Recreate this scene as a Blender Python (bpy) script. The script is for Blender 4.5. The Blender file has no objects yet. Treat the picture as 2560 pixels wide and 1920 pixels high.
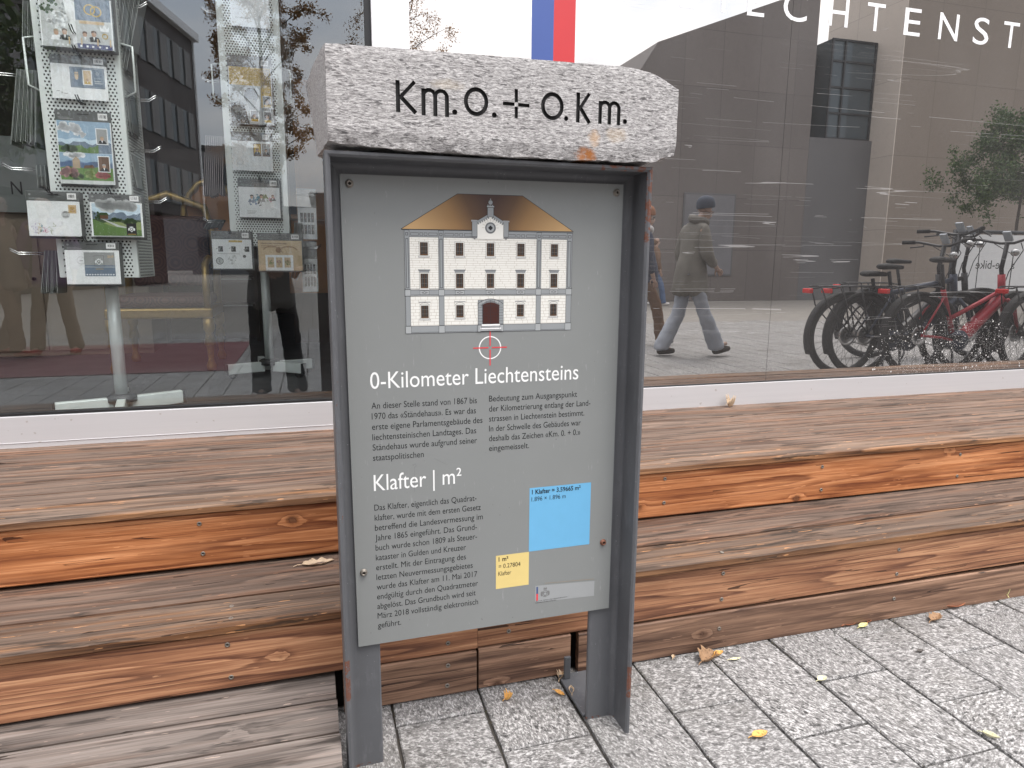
import bpy, bmesh, math, random
from mathutils import Vector, Matrix, noise as mnoise
RND = random.Random(11)
PI = math.pi
scene = bpy.context.scene
COL = scene.collection

# ------------------------------------------------------------------ camera
YAW, PITCH, ROLL, FPX, CAM_H = 0.28640392, 0.17805445, -0.00711336, 1695.067, 1.05
_w = Vector((math.sin(YAW)*math.cos(PITCH), math.cos(YAW)*math.cos(PITCH), -math.sin(PITCH)))
_r = Vector((math.cos(YAW), -math.sin(YAW), 0)); _d = _w.cross(_r)
CR = _r*math.cos(ROLL) + _d*math.sin(ROLL)
CD = _d*math.cos(ROLL) - _r*math.sin(ROLL)
cam = bpy.data.objects.new('camera', bpy.data.cameras.new('camera')); COL.objects.link(cam)
cam.matrix_world = Matrix(((CR.x, -CD.x, -_w.x, 0), (CR.y, -CD.y, -_w.y, 0), (CR.z, -CD.z, -_w.z, CAM_H), (0, 0, 0, 1)))
cam.data.sensor_width = 36; cam.data.lens = FPX/2560*36
cam.data.clip_start = 0.02; cam.data.clip_end = 3000
scene.camera = cam

# ------------------------------------------------------------------ world, sun, exposure
SUN_EL, SUN_AZ = math.radians(64), math.radians(150)      # azimuth from +Y, clockwise: behind the photographer, to the right
wd = bpy.data.worlds.new('World'); scene.world = wd; wd.use_nodes = True
nt = wd.node_tree; nt.nodes.clear()
def wn(t, **k):
    n = nt.nodes.new(t)
    for a, b in k.items(): setattr(n, a, b)
    return n
sky = wn('ShaderNodeTexSky', sky_type='NISHITA', sun_disc=False, sun_elevation=SUN_EL, sun_rotation=SUN_AZ)
tc = wn('ShaderNodeTexCoord'); mp = wn('ShaderNodeMapping'); mp.inputs['Scale'].default_value = (1.6, 1.6, 4.5)
n1 = wn('ShaderNodeTexNoise'); n1.inputs['Scale'].default_value = 1.5; n1.inputs['Detail'].default_value = 6; n1.inputs['Roughness'].default_value = .55
cr = wn('ShaderNodeValToRGB')
e = cr.color_ramp.elements; e[0].position = .33; e[0].color = (6.2, 6.9, 7.9, 1); e[1].position = .68; e[1].color = (12.5, 11.6, 10.9, 1)
mx = wn('ShaderNodeMix', data_type='RGBA'); mx.inputs[0].default_value = .86
bg = wn('ShaderNodeBackground'); bg.inputs['Strength'].default_value = .1
wo = wn('ShaderNodeOutputWorld')
L = nt.links.new
L(tc.outputs['Generated'], mp.inputs['Vector']); L(mp.outputs[0], n1.inputs['Vector']); L(n1.outputs['Fac'], cr.inputs[0])
sx_ = wn('ShaderNodeSeparateXYZ'); L(tc.outputs['Generated'], sx_.inputs[0])
zr_ = wn('ShaderNodeMapRange'); L(sx_.outputs[2], zr_.inputs[0])                      # overcast: the zenith is the brightest part
for i_, v_ in enumerate((0.0, .92, .78, 2.7)): zr_.inputs[i_+1].default_value = v_
vm_ = wn('ShaderNodeVectorMath', operation='SCALE'); L(mx.outputs[2], vm_.inputs[0]); L(zr_.outputs[0], vm_.inputs['Scale'])
L(sky.outputs[0], mx.inputs[6]); L(cr.outputs[0], mx.inputs[7]); L(vm_.outputs[0], bg.inputs[0]); L(bg.outputs[0], wo.inputs[0])
sl = bpy.data.lights.new('sun', 'SUN'); sl.energy = 1.5; sl.angle = math.radians(24); sl.color = (1, .96, .9)
so = bpy.data.objects.new('sun', sl); COL.objects.link(so)
sd = Vector((math.sin(SUN_AZ)*math.cos(SUN_EL), math.cos(SUN_AZ)*math.cos(SUN_EL), math.sin(SUN_EL)))
so.rotation_euler = sd.to_track_quat('Z', 'Y').to_euler()
vs = scene.view_settings
vs.view_transform = 'Standard'; vs.look = 'None'; vs.gamma = 1; vs.use_curve_mapping = False; vs.exposure = 0.76
scene.render.engine = 'CYCLES'
scene.cycles.use_denoising = True
scene.cycles.max_bounces = 8; scene.cycles.transparent_max_bounces = 16; scene.cycles.glossy_bounces = 4
scene.cycles.sample_clamp_indirect = 6

# ------------------------------------------------------------------ layout helpers (the survey of the place)
def ray(px, py): return CR*((px-1280)/FPX) + CD*((py-960)/FPX) + _w
def at(px, py, Y):
    d = ray(px, py); p = d*(Y/d.y); p.z += CAM_H; return p
def gz(px, py, Z):
    d = ray(px, py); p = d*((Z-CAM_H)/d.z); p.z += CAM_H; return p
YG = 2.506
def mz(px, py, Z=0):                # a point in the street behind the photographer, seen in the shop window
    p = gz(px, py, Z); p.y = 2*YG-p.y; return p
def my(px, py, Y):
    p = at(px, py, 2*YG-Y); p.y = 2*YG-p.y; return p

# ------------------------------------------------------------------ object helpers
def tag(o, label=None, cat=None, group=None, kind=None):
    if label: o['label'] = label
    if cat: o['category'] = cat
    if group: o['group'] = group
    if kind: o['kind'] = kind
    return o
def thing(name, label, cat, loc=(0, 0, 0), rz=0, group=None):
    o = bpy.data.objects.new(name, None); COL.objects.link(o); o.location = loc; o.rotation_euler = (0, 0, rz)
    o.empty_display_size = .1
    return tag(o, label, cat, group)
def copy_tree(o, parent=None):
    c = o.copy(); COL.objects.link(c)
    if parent: c.parent = parent
    for ch in list(o.children): copy_tree(ch, c)
    return c
class MB:
    def __init__(s): s.v = []; s.f = []; s.m = []; s.sm = []
    def add(s, vs, fs, mi=0, smooth=False):
        o = len(s.v); s.v += [tuple(v) for v in vs]
        for f in fs: s.f.append([i+o for i in f]); s.m.append(mi); s.sm.append(smooth)
        return s
    def box(s, x0, x1, y0, y1, z0, z1, mi=0):
        v = [(x, y, z) for x in (x0, x1) for y in (y0, y1) for z in (z0, z1)]
        return s.add(v, [(0, 1, 3, 2), (4, 6, 7, 5), (0, 4, 5, 1), (2, 3, 7, 6), (0, 2, 6, 4), (1, 5, 7, 3)], mi)
    def obox(s, p, q, w, h, mi=0):                                   # a bar from p to q
        p = Vector(p); q = Vector(q); a = (q-p).normalized(); b = a.cross(Vector((0, 0, 1)))
        if b.length < 1e-4: b = Vector((1, 0, 0))
        b.normalize(); c = b.cross(a)
        v = [P+b*(w/2*i)+c*(h/2*j) for P in (p, q) for i in (-1, 1) for j in (-1, 1)]
        return s.add(v, [(0, 1, 3, 2), (4, 6, 7, 5), (0, 4, 5, 1), (2, 3, 7, 6), (0, 2, 6, 4), (1, 5, 7, 3)], mi)
    def tube(s, pts, r, n=8, mi=0, closed=False):
        pts = [Vector(p) for p in pts]; N = len(pts)
        rs = r if isinstance(r, (list, tuple)) else [r]*N
        vs = []; up = None
        for i, p in enumerate(pts):
            a = pts[(i+1) % N] if (i < N-1 or closed) else p
            b = pts[i-1] if (i > 0 or closed) else p
            t = (a-b).normalized()
            if up is None:
                up = Vector((0, 0, 1)) if abs(t.z) < .9 else Vector((1, 0, 0))
            x = t.cross(up)
            if x.length < 1e-5: x = t.cross(Vector((0, 1, 0)))
            x.normalize(); up = x.cross(t).normalized()
            for k in range(n):
                an = 2*PI*k/n; vs.append(p + x*(rs[i]*math.cos(an)) + up*(rs[i]*math.sin(an)))
        fs = []
        for i in range(N if closed else N-1):
            j = (i+1) % N
            for k in range(n):
                l = (k+1) % n; fs.append((i*n+k, i*n+l, j*n+l, j*n+k))
        if not closed: fs.append(tuple(range(n))[::-1]); fs.append(tuple((N-1)*n+k for k in range(n)))
        return s.add(vs, fs, mi, True)
    def lathe(s, prof, c=(0, 0, 0), axis=(0, 0, 1), n=20, mi=0):
        a = Vector(axis).normalized(); x = a.orthogonal().normalized(); y = a.cross(x); c = Vector(c)
        vs = [c + a*h + x*(r*math.cos(2*PI*k/n)) + y*(r*math.sin(2*PI*k/n)) for r, h in prof for k in range(n)]
        fs = [(i*n+k, i*n+(k+1) % n, (i+1)*n+(k+1) % n, (i+1)*n+k) for i in range(len(prof)-1) for k in range(n)]
        if prof[0][0] > 1e-6: fs.append(tuple(range(n))[::-1])
        if prof[-1][0] > 1e-6: fs.append(tuple((len(prof)-1)*n+k for k in range(n)))
        return s.add(vs, fs, mi, True)
    def prism(s, poly, o, ux, uy, depth, mi=0):                       # polygon in the plane (o,ux,uy) pushed back along ux x uy
        o = Vector(o); ux = Vector(ux); uy = Vector(uy); nn = ux.cross(uy).normalized(); k = len(poly)
        v = [o+ux*a+uy*b for a, b in poly] + [o+ux*a+uy*b-nn*depth for a, b in poly]
        fs = [tuple(range(k)), tuple(range(2*k-1, k-1, -1))] + [(i, i+k, (i+1) % k+k, (i+1) % k) for i in range(k)]
        return s.add(v, fs, mi)
    def build(s, name, mats, parent=None, bevel=0, seg=2):
        me = bpy.data.meshes.new(name); me.from_pydata(s.v, [], s.f)
        for m in (mats if isinstance(mats, (list, tuple)) else [mats]): me.materials.append(m)
        for p, mi, sm in zip(me.polygons, s.m, s.sm): p.material_index = mi; p.use_smooth = sm
        me.validate(); me.update()
        o = bpy.data.objects.new(name, me); COL.objects.link(o)
        if parent: o.parent = parent
        if bevel:
            b = o.modifiers.new('bevel', 'BEVEL'); b.width = bevel; b.segments = seg; b.limit_method = 'ANGLE'; b.angle_limit = math.radians(40)
        return o

# text -> flat mesh (built-in font), origin at the baseline start, cap height 1
_tc = {}
def text_geo(body, bold=0, space=1.0):
    key = (body, bold, space)
    if key in _tc: return _tc[key]
    cu = bpy.data.curves.new('text', 'FONT'); cu.body = body; cu.size = 1; cu.resolution_u = 4; cu.offset = bold; cu.space_character = space
    ob = bpy.data.objects.new('text', cu); COL.objects.link(ob)
    me = bpy.data.meshes.new_from_object(ob.evaluated_get(bpy.context.evaluated_depsgraph_get()))
    v = [(a.co.x/CAPH, a.co.y/CAPH) for a in me.vertices]; f = [tuple(p.vertices) for p in me.polygons]
    bpy.data.objects.remove(ob); bpy.data.curves.remove(cu); bpy.data.meshes.remove(me)
    _tc[key] = (v, f); return v, f
CAPH = 1.0
_v, _f = text_geo('H'); CAPH = max(b for a, b in _v)-min(b for a, b in _v); _tc.clear()
class Flat:
    """coloured artwork printed on a plane: o + ux*x + uy*y, each layer a hair above the last"""
    def __init__(s, o, ux, uy, scale=1.0, step=.00012):
        s.o = Vector(o); s.ux = Vector(ux).normalized(); s.uy = Vector(uy).normalized(); s.n = s.ux.cross(s.uy); s.k = scale; s.step = step; s.mb = MB()
    def P(s, x, y, l): return s.o + s.ux*(x*s.k) + s.uy*(y*s.k) + s.n*(s.step*l)
    def poly(s, pts, mi, l=1):
        pts = list(pts)
        a = sum(pts[i-1][0]*pts[i][1]-pts[i][0]*pts[i-1][1] for i in range(len(pts)))
        if a < 0: pts = pts[::-1]
        s.mb.add([s.P(x, y, l) for x, y in pts], [tuple(range(len(pts)))], mi); return s
    def rect(s, x0, y0, x1, y1, mi, l=1): return s.poly([(x0, y0), (x1, y0), (x1, y1), (x0, y1)], mi, l)
    def frame(s, x0, y0, x1, y1, t, mi, l=1):
        s.rect(x0, y0, x1, y0+t, mi, l); s.rect(x0, y1-t, x1, y1, mi, l); s.rect(x0, y0+t, x0+t, y1-t, mi, l); return s.rect(x1-t, y0+t, x1, y1-t, mi, l)
    def line(s, pts, w, mi, l=1):
        for a, b in zip(pts, pts[1:]):
            dx, dy = b[0]-a[0], b[1]-a[1]; q = math.hypot(dx, dy) or 1; nx, ny = -dy/q*w/2, dx/q*w/2
            s.poly([(a[0]+nx, a[1]+ny), (a[0]-nx, a[1]-ny), (b[0]-nx, b[1]-ny), (b[0]+nx, b[1]+ny)], mi, l)
        return s
    def disc(s, x, y, r, mi, l=1, n=24, ry=None): return s.poly([(x+r*math.cos(2*PI*k/n), y+(ry or r)*math.sin(2*PI*k/n)) for k in range(n)], mi, l)
    def ring(s, x, y, r0, r1, mi, l=1, n=40, a0=0, a1=2*PI):
        for k in range(n):
            a, b = a0+(a1-a0)*k/n, a0+(a1-a0)*(k+1)/n
            s.poly([(x+r0*math.cos(a), y+r0*math.sin(a)), (x+r1*math.cos(a), y+r1*math.sin(a)), (x+r1*math.cos(b), y+r1*math.sin(b)), (x+r0*math.cos(b), y+r0*math.sin(b))], mi, l)
        return s
    def text(s, body, x, y, cap, mi, width=None, l=1, bold=0, space=1.0, xs=.74):
        v, f = text_geo(body, bold, space)
        x0 = min(a for a, b in v); x1 = max(a for a, b in v)
        kx = (width/(x1-x0)) if width else cap*xs
        s.mb.add([s.P(x+(a-x0)*kx, y+b*cap, l) for a, b in v], f, mi); return s
    def build(s, name, mats, parent=None): return s.mb.build(name, mats, parent)

# ------------------------------------------------------------------ materials
class NT:
    def __init__(s, name):
        s.m = bpy.data.materials.new(name); s.m.use_nodes = True; s.t = s.m.node_tree; s.t.nodes.clear()
        s.out = s.n('ShaderNodeOutputMaterial')
    def n(s, t, **k):
        x = s.t.nodes.new(t)
        for a, b in k.items(): setattr(x, a, b)
        return x
    def l(s, a, b): s.t.links.new(a, b)
    def val(s, sock, v):
        if v is None: return
        if hasattr(v, 'node'): s.l(v, sock)
        elif hasattr(sock.default_value, '__len__') and not hasattr(v, '__len__'): sock.default_value = [v]*len(sock.default_value)
        elif hasattr(v, '__len__') and len(sock.default_value) == 4 and len(v) == 3: sock.default_value = (*v, 1)
        else: sock.default_value = v
    def math(s, op, a, b=None, c=None, clamp=False):
        x = s.n('ShaderNodeMath', operation=op, use_clamp=clamp)
        s.val(x.inputs[0], a); s.val(x.inputs[1], b); s.val(x.inputs[2], c); return x.outputs[0]
    def vmath(s, op, a, b=None):
        x = s.n('ShaderNodeVectorMath', operation=op); s.val(x.inputs[0], a); s.val(x.inputs[1], b); return x.outputs[0]
    def obj(s): return s.n('ShaderNodeTexCoord').outputs['Object']
    def map(s, v, scale=(1, 1, 1), loc=(0, 0, 0), rot=(0, 0, 0)):
        x = s.n('ShaderNodeMapping'); s.l(v, x.inputs[0]); x.inputs['Scale'].default_value = scale; x.inputs['Location'].default_value = loc; x.inputs['Rotation'].default_value = rot; return x.outputs[0]
    def noise(s, v, scale, detail=3, rough=.5, dist=0, out='Fac'):
        x = s.n('ShaderNodeTexNoise'); s.l(v, x.inputs['Vector']); x.inputs['Scale'].default_value = scale; x.inputs['Detail'].default_value = detail; x.inputs['Roughness'].default_value = rough; x.inputs['Distortion'].default_value = dist
        return x.outputs[out]
    def vor(s, v, scale, feat='F1', out='Distance', rnd=1):
        x = s.n('ShaderNodeTexVoronoi', feature=feat); s.l(v, x.inputs['Vector']); x.inputs['Scale'].default_value = scale; x.inputs['Randomness'].default_value = rnd; return x.outputs[out]
    def ramp(s, f, stops, interp='LINEAR'):
        x = s.n('ShaderNodeValToRGB'); s.l(f, x.inputs[0]); r = x.color_ramp; r.interpolation = interp
        while len(r.elements) > 1: r.elements.remove(r.elements[0])
        r.elements[0].position = stops[0][0]; r.elements[0].color = (*stops[0][1], 1)
        for p, c in stops[1:]: r.elements.new(p).color = (*c, 1)
        return x.outputs[0]
    def range(s, f, a, b, c=0, d=1):
        x = s.n('ShaderNodeMapRange'); s.l(f, x.inputs[0])
        for i, v in enumerate((a, b, c, d)): x.inputs[i+1].default_value = v
        return x.outputs[0]
    def mix(s, f, a, b, blend='MIX'):
        x = s.n('ShaderNodeMix', data_type='RGBA', blend_type=blend); s.val(x.inputs[0], f); s.val(x.inputs[6], a); s.val(x.inputs[7], b); return x.outputs[2]
    def sep(s, v):
        x = s.n('ShaderNodeSeparateXYZ'); s.l(v, x.inputs[0]); return x.outputs
    def comb(s, x, y, z):
        c = s.n('ShaderNodeCombineXYZ'); s.val(c.inputs[0], x); s.val(c.inputs[1], y); s.val(c.inputs[2], z); return c.outputs[0]
    def bump(s, h, strength=.3, dist=.002):
        x = s.n('ShaderNodeBump'); s.l(h, x.inputs['Height']); x.inputs['Strength'].default_value = strength; x.inputs['Distance'].default_value = dist; return x.outputs[0]
    def pbr(s, col, rough=.5, metal=0, nor=None, spec=None):
        x = s.n('ShaderNodeBsdfPrincipled'); s.val(x.inputs['Base Color'], col); s.val(x.inputs['Roughness'], rough); s.val(x.inputs['Metallic'], metal)
        if nor is not None: s.l(nor, x.inputs['Normal'])
        if spec is not None: s.val(x.inputs['Specular IOR Level'], spec)
        return x.outputs[0]
    def done(s, sh): s.l(sh, s.out.inputs['Surface']); return s.m
_mc = {}
def paint(name, col, rough=.5, metal=0, var=.12, scale=14, bump=0.0, spec=None):
    """a plain surface with a little wear"""
    if name in _mc: return _mc[name]
    t = NT(name); o = t.obj(); f = t.noise(o, scale, 5, .6)
    c = t.mix(f, [x*(1-var) for x in col], [min(1, x*(1+var)) for x in col])
    nor = t.bump(t.noise(o, scale*6, 3), bump, .002) if bump else None
    _mc[name] = t.done(t.pbr(c, t.range(f, .3, .7, max(.02, rough-.06), min(1, rough+.06)), metal, nor, spec)); return _mc[name]

def wood_mat(name, cols, knot=(.05, .02, .012), grey=None, gamt=.6, rings=16, rough=.6, bump=.35, streak=None, spec=.3, dirt=.5):
    """plain-sawn softwood board running along X: growth rings, fine fibres, knots, weathering; each board its own piece"""
    t = NT(name); o = t.obj(); rnd = t.n('ShaderNodeObjectInfo').outputs['Random']
    off = t.math('MULTIPLY', rnd, 53.0)
    p = t.vmath('ADD', o, t.comb(off, t.math('MULTIPLY', rnd, 17.0), t.math('MULTIPLY', rnd, 29.0)))
    n = t.noise(t.map(p, (.42, 8, 8)), 1.0, 2, .45, .15)
    kp = t.map(p, (5.0, 7.5, 7.5)); kd = t.math('ADD', t.vor(kp, 1.0), t.math('MULTIPLY', t.math('SUBTRACT', t.noise(t.map(p, (40, 60, 60)), 1, 3, .6), .5), .13)); kc = t.sep(t.vor(kp, 1.0, out='Color'))[0]
    gate = t.math('GREATER_THAN', kc, .74)
    kin = t.math('MULTIPLY', t.math('POWER', t.math('SUBTRACT', 1.0, t.math('MULTIPLY', kd, 4.2, clamp=True), clamp=True), 2.0), gate)
    ph = t.math('ADD', t.math('MULTIPLY', n, rings), t.math('MULTIPLY', kin, 1.6))
    ph = t.math('ADD', ph, t.math('MULTIPLY', t.noise(t.map(p, (4, 55, 55)), 1, 3), .55))
    fr = t.math('FRACT', ph)
    ring = t.math('MULTIPLY', t.math('POWER', fr, 2.0), t.range(fr, 1.0, .93))
    fib = t.noise(t.map(p, (5, 210, 210)), 1.0, 3, .7)
    fib2 = t.noise(t.map(p, (1.5, 85, 85)), 1.0, 4, .7)
    crk = t.math('LESS_THAN', t.math('ABSOLUTE', t.math('SUBTRACT', t.noise(t.map(p, (.9, 48, 48)), 1, 1.5, .4), .5)), .006)
    crk = t.math('MULTIPLY', crk, t.math('GREATER_THAN', t.noise(t.map(p, (2.2, 9, 9)), 1, 2), .54))
    f = t.math('ADD', t.math('MULTIPLY', ring, .42), t.math('ADD', t.math('MULTIPLY', t.range(fib, .3, .7), .30), t.math('MULTIPLY', t.range(fib2, .3, .7), .42)))
    c = t.ramp(f, [(.18, [min(1, q*1.15) for q in cols[2]]), (.45, cols[1]), (.78, cols[0]), (.98, [q*(.55 if grey else .8) for q in cols[0]])])
    tone = t.math('ADD', .78, t.math('MULTIPLY', rnd, .44))
    blot = t.noise(t.map(p, (1.3, 6, 6)), 1.7, 5, .65)
    c = t.mix(t.math('MULTIPLY', t.range(blot, .45, .75), dirt), c, [x*.4 for x in cols[0]])
    lt = t.noise(t.map(p, (.9, 11, 11), (4, 4, 4)), 1.7, 4, .65); c = t.mix(t.math('MULTIPLY', t.range(lt, .5, .75), .45), c, [min(1, x*1.35) for x in cols[2]])
    if grey:
        upz = t.sep(t.n('ShaderNodeNewGeometry').outputs['True Normal'])[2]
        gm = t.math('MULTIPLY', t.range(t.noise(t.map(p, (1.2, 24, 24)), 1.3, 5, .65), .30, .52), t.range(upz, .2, .8, .25, 1))
        g = t.mix(f, [x*1.75 for x in grey], [x*.28 for x in grey])
        c = t.mix(t.math('MULTIPLY', gm, gamt), c, g)
        dk = t.range(t.noise(t.map(p, (3.4, 26, 26)), 1.6, 4, .6), .585, .66)
        c = t.mix(t.math('MULTIPLY', dk, .75), c, [x*.25 for x in grey])
    km = t.math('MULTIPLY', t.range(t.math('ADD', kd, t.math('MULTIPLY', kc, .10)), .19, .12), gate)
    c = t.mix(t.math('MULTIPLY', km, .7), c, knot)
    fl = t.math('GREATER_THAN', t.noise(t.map(p, (16, 150, 150), (2, 7, 1)), 1, 2, .5), .715)
    c = t.mix(t.math('MULTIPLY', fl, .55), c, [min(1, x*2.2) for x in cols[2]] if grey else [min(1, x*1.25) for x in cols[2]])
    c = t.mix(t.math('MULTIPLY', crk, .85), c, [x*.25 for x in cols[0]])
    c = t.vmath('MULTIPLY', c, t.comb(tone, tone, tone))
    h = t.math('SUBTRACT', t.math('ADD', t.math('MULTIPLY', fib, .6), t.math('MULTIPLY', fib2, .6)), t.math('MULTIPLY', ring, .5))
    return t.done(t.pbr(c, rough, 0, t.bump(h, bump*1.6, .0022), spec))

M = {}
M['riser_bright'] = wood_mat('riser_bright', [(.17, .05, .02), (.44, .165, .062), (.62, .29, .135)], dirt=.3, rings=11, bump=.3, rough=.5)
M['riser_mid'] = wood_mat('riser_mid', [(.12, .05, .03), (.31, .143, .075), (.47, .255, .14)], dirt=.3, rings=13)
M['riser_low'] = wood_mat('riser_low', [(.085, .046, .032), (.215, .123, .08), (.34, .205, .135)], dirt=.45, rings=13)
M['tread'] = wood_mat('tread', [(.06, .030, .019), (.135, .068, .042), (.22, .118, .07)], grey=(.118, .094, .078), gamt=.7, rings=11, dirt=.35, rough=.8, spec=.2)
M['nosing'] = wood_mat('nosing', [(.07, .03, .014), (.18, .082, .036), (.34, .17, .075)], grey=(.115, .09, .074), gamt=.8, rings=11, dirt=.6, rough=.75, spec=.2)
M['platform'] = wood_mat('platform', [(.06, .043, .035), (.125, .095, .08), (.19, .145, .12)], grey=(.15, .128, .115), gamt=.85, rings=11, dirt=.35, rough=.85, spec=.15)
M['under'] = paint('under', (.012, .009, .007), .9)

def granite(name, stretch, base, lo, mid, hi, sc, island=False, stain=False, bump=.5):
    t = NT(name); o = t.obj()
    if island:
        r = t.n('ShaderNodeNewGeometry').outputs['Random Per Island']
        o = t.vmath('ADD', o, t.comb(t.math('MULTIPLY', r, 13.0), t.math('MULTIPLY', r, 7.0), 0.0))
    if island:
        vr = t.n('ShaderNodeVectorRotate', rotation_type='Z_AXIS'); t.l(o, vr.inputs['Vector']); t.l(t.math('MULTIPLY', r, 31.0), vr.inputs['Angle']); o = vr.outputs[0]
    p = t.map(o, stretch)
    wob = t.vmath('ADD', p, t.vmath('MULTIPLY', t.noise(p, sc*.25, 3, .6, out='Color'), (.012, .012, .012)))
    a = t.noise(wob, sc, 4, .72); b = t.noise(t.map(wob, loc=(3, 1, 2)), sc*2.1, 3, .6); d = t.noise(t.map(wob, loc=(7, 5, 2)), sc*.75, 2, .5)
    f = t.math('ADD', t.math('MULTIPLY', a, .62), t.math('MULTIPLY', b, .38))
    c = t.ramp(f, [(.30, lo), (.42, [x*.62 for x in mid]), (.5, mid), (.58, hi), (.70, [min(1, x*1.12) for x in hi])])
    c = t.mix(t.math('MULTIPLY', t.range(d, .59, .67), .85), c, lo)
    c = t.mix(t.math('MULTIPLY', t.range(t.noise(o, 3.5, 4, .6), .4, .75), .22), c, [x*.75 for x in mid])
    if island: c = t.mix(t.math('MULTIPLY', t.math('FRACT', t.math('MULTIPLY', r, 7.3)), .3), c, [q*.7 for q in mid])
    if island: c = t.mix(t.math('MULTIPLY', t.range(t.noise(t.n('ShaderNodeTexCoord').outputs['Object'], 2.2, 5, .7), .5, .75), .5), c, (.10, .09, .075))
    if stain:
        x, y, z = t.sep(o)[:3]
        wq = t.noise(o, 45, 5, .7)
        for (cx, cz, rx, rz, amt, colr) in ((.471, 1.246, .022, .019, .95, (.36, .13, .03)), (.485, 1.277, .016, .02, .55, (.5, .3, .14)), (.53, 1.285, .028, .014, .3, (.5, .36, .2)), (.21, 1.35, .03, .01, .22, (.5, .4, .25))):
            dd = t.math('ADD', t.math('POWER', t.math('DIVIDE', t.math('SUBTRACT', x, cx), rx), 2.0), t.math('POWER', t.math('DIVIDE', t.math('SUBTRACT', z, cz), rz), 2.0))
            mk = t.range(t.math('ADD', t.math('SUBTRACT', 1.0, dd), t.math('MULTIPLY', t.math('SUBTRACT', wq, .5), 3.2)), 0, .9)
            c = t.mix(t.math('MULTIPLY', mk, amt), c, colr)
    h = t.math('ADD', f, t.math('MULTIPLY', t.noise(o, sc*.2, 4), .6))
    return t.done(t.pbr(c, .72, 0, t.bump(h, bump, .0025), .25))
M['stone'] = granite('stone', (.28, 1, 1.3), 0, (.075, .07, .071), (.36, .345, .34), (.61, .592, .582), 330, stain=True, bump=.5)
M['stone_side'] = M['stone']
M['paver'] = granite('paver', (1, .5, 1), 0, (.02, .019, .019), (.205, .197, .192), (.52, .507, .498), 150, island=True, bump=.35)
t = NT('paving_far'); o = t.obj()
br = t.n('ShaderNodeTexBrick'); t.l(t.map(o, (1, 1, 1), rot=(0, 0, PI/2)), br.inputs['Vector']); br.inputs['Scale'].default_value = 1
br.inputs['Brick Width'].default_value = .4; br.inputs['Row Height'].default_value = .213; br.inputs['Mortar Size'].default_value = .006
t.val(br.inputs['Color1'], (.215, .20, .182)); t.val(br.inputs['Color2'], (.185, .17, .155)); t.val(br.inputs['Mortar'], (.06, .055, .05))
M['paving_far'] = t.done(t.pbr(t.mix(t.math('MULTIPLY', t.noise(o, 60, 4, .7), .8), br.outputs[0], (.19, .175, .158)), .8))
M['joint'] = paint('joint', (.05, .044, .038), .95, scale=60)
# ------------------------------------------------------------------ pavement: granite setts laid in rows away from the steps
YR = 1.4875                                                # face of the lowest riser
mb = MB(); prnd = random.Random(3)
XJ0, PW = 0.1435, 0.2125
fixed = {0: [1.41, 1.0], 1: [1.266, .86], 2: [1.40, 1.02], 3: [1.28, .93], 4: [1.125, .72], 5: [1.285, .98], 6: [1.44, 1.137, .8], 7: [1.295, .95], 8: [1.43, 1.12], -1: [1.22, .9]}
for c in range(-26, 46):
    xa = XJ0+PW*c; xb = xa+PW
    ys = [1.52] + fixed.get(c, [1.5-prnd.uniform(.06, .4)])
    while ys[-1] > -5.6: ys.append(ys[-1]-prnd.choice((.3, .36, .42, .46)))
    for ya, yb in zip(ys[1:], ys[:-1]):
        g = .0026+prnd.random()*.002; gc = .0018+prnd.random()*.0012
        x0, x1, y0, y1 = xa+g, xb-g, ya+gc, yb-gc; ch = .0035
        dz = prnd.uniform(-.0022, .0008)
        wob = lambda: prnd.uniform(-.0017, .0012)
        nx, ny = 1, max(2, int((y1-y0)/.05))
        # chamfered block: worn, slightly uneven rim round a flat top
        rim = [(x0, y0)] + [(x1, y0)] + [(x1, y0+(y1-y0)*k/ny) for k in range(1, ny)] + [(x1, y1), (x0, y1)] + [(x0, y1-(y1-y0)*k/ny) for k in range(1, ny)]
        rim = [(x+wob(), y+wob()) for x, y in rim]; n = len(rim); cx, cy = (x0+x1)/2, (y0+y1)/2
        top = [(x+(ch if x < cx else -ch), y+(ch if y < y0+.01 else -ch if y > y1-.01 else 0)) for x, y in rim]
        vs = [(x, y, -.03) for x, y in rim] + [(x, y, -.0032+dz) for x, y in rim] + [(x, y, dz) for x, y in top]
        fs = [(i, (i+1) % n, (i+1) % n+n, i+n) for i in range(n)] + [(i+n, (i+1) % n+n, (i+1) % n+2*n, i+2*n) for i in range(n)] + [tuple(range(2*n, 3*n))]
        mb.add(vs, fs)
tag(mb.build('pavement', M['paver']), kind='structure')
mb = MB(); mb.add([(-90, -140, -.012), (90, -140, -.012), (90, 9, -.012), (-90, 9, -.012)], [(0, 1, 2, 3)])
tag(mb.build('ground', M['joint']), kind='structure')
mb = MB()
mb.add([(-60, -70, -.004), (60, -70, -.004), (60, -5.62, -.004), (-60, -5.62, -.004)], [(0, 1, 2, 3)])
mb.add([(-60, -5.62, -.004), (XJ0-26*PW-.003, -5.62, -.004), (XJ0-26*PW-.003, 1.4, -.004), (-60, 1.4, -.004)], [(0, 1, 2, 3)])
mb.add([(XJ0+46*PW+.003, -5.62, -.004), (60, -5.62, -.004), (60, 1.4, -.004), (XJ0+46*PW+.003, 1.4, -.004)], [(0, 1, 2, 3)])
tag(mb.build('square', M['paving_far']), kind='structure')
t = NT('red_paving'); o = t.obj()
M['red_paving'] = t.done(t.pbr(t.mix(t.noise(o, 40, 4, .7), (.11, .036, .04), (.16, .055, .06)), .75))
mb = MB(); prnd = random.Random(5)                          # the red carpet laid across the paving on the left
tag(mb.box(-7.5, -.78, -4.4, -1.95, .0012, .006).build('red_path', M['red_paving']), kind='structure')

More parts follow.
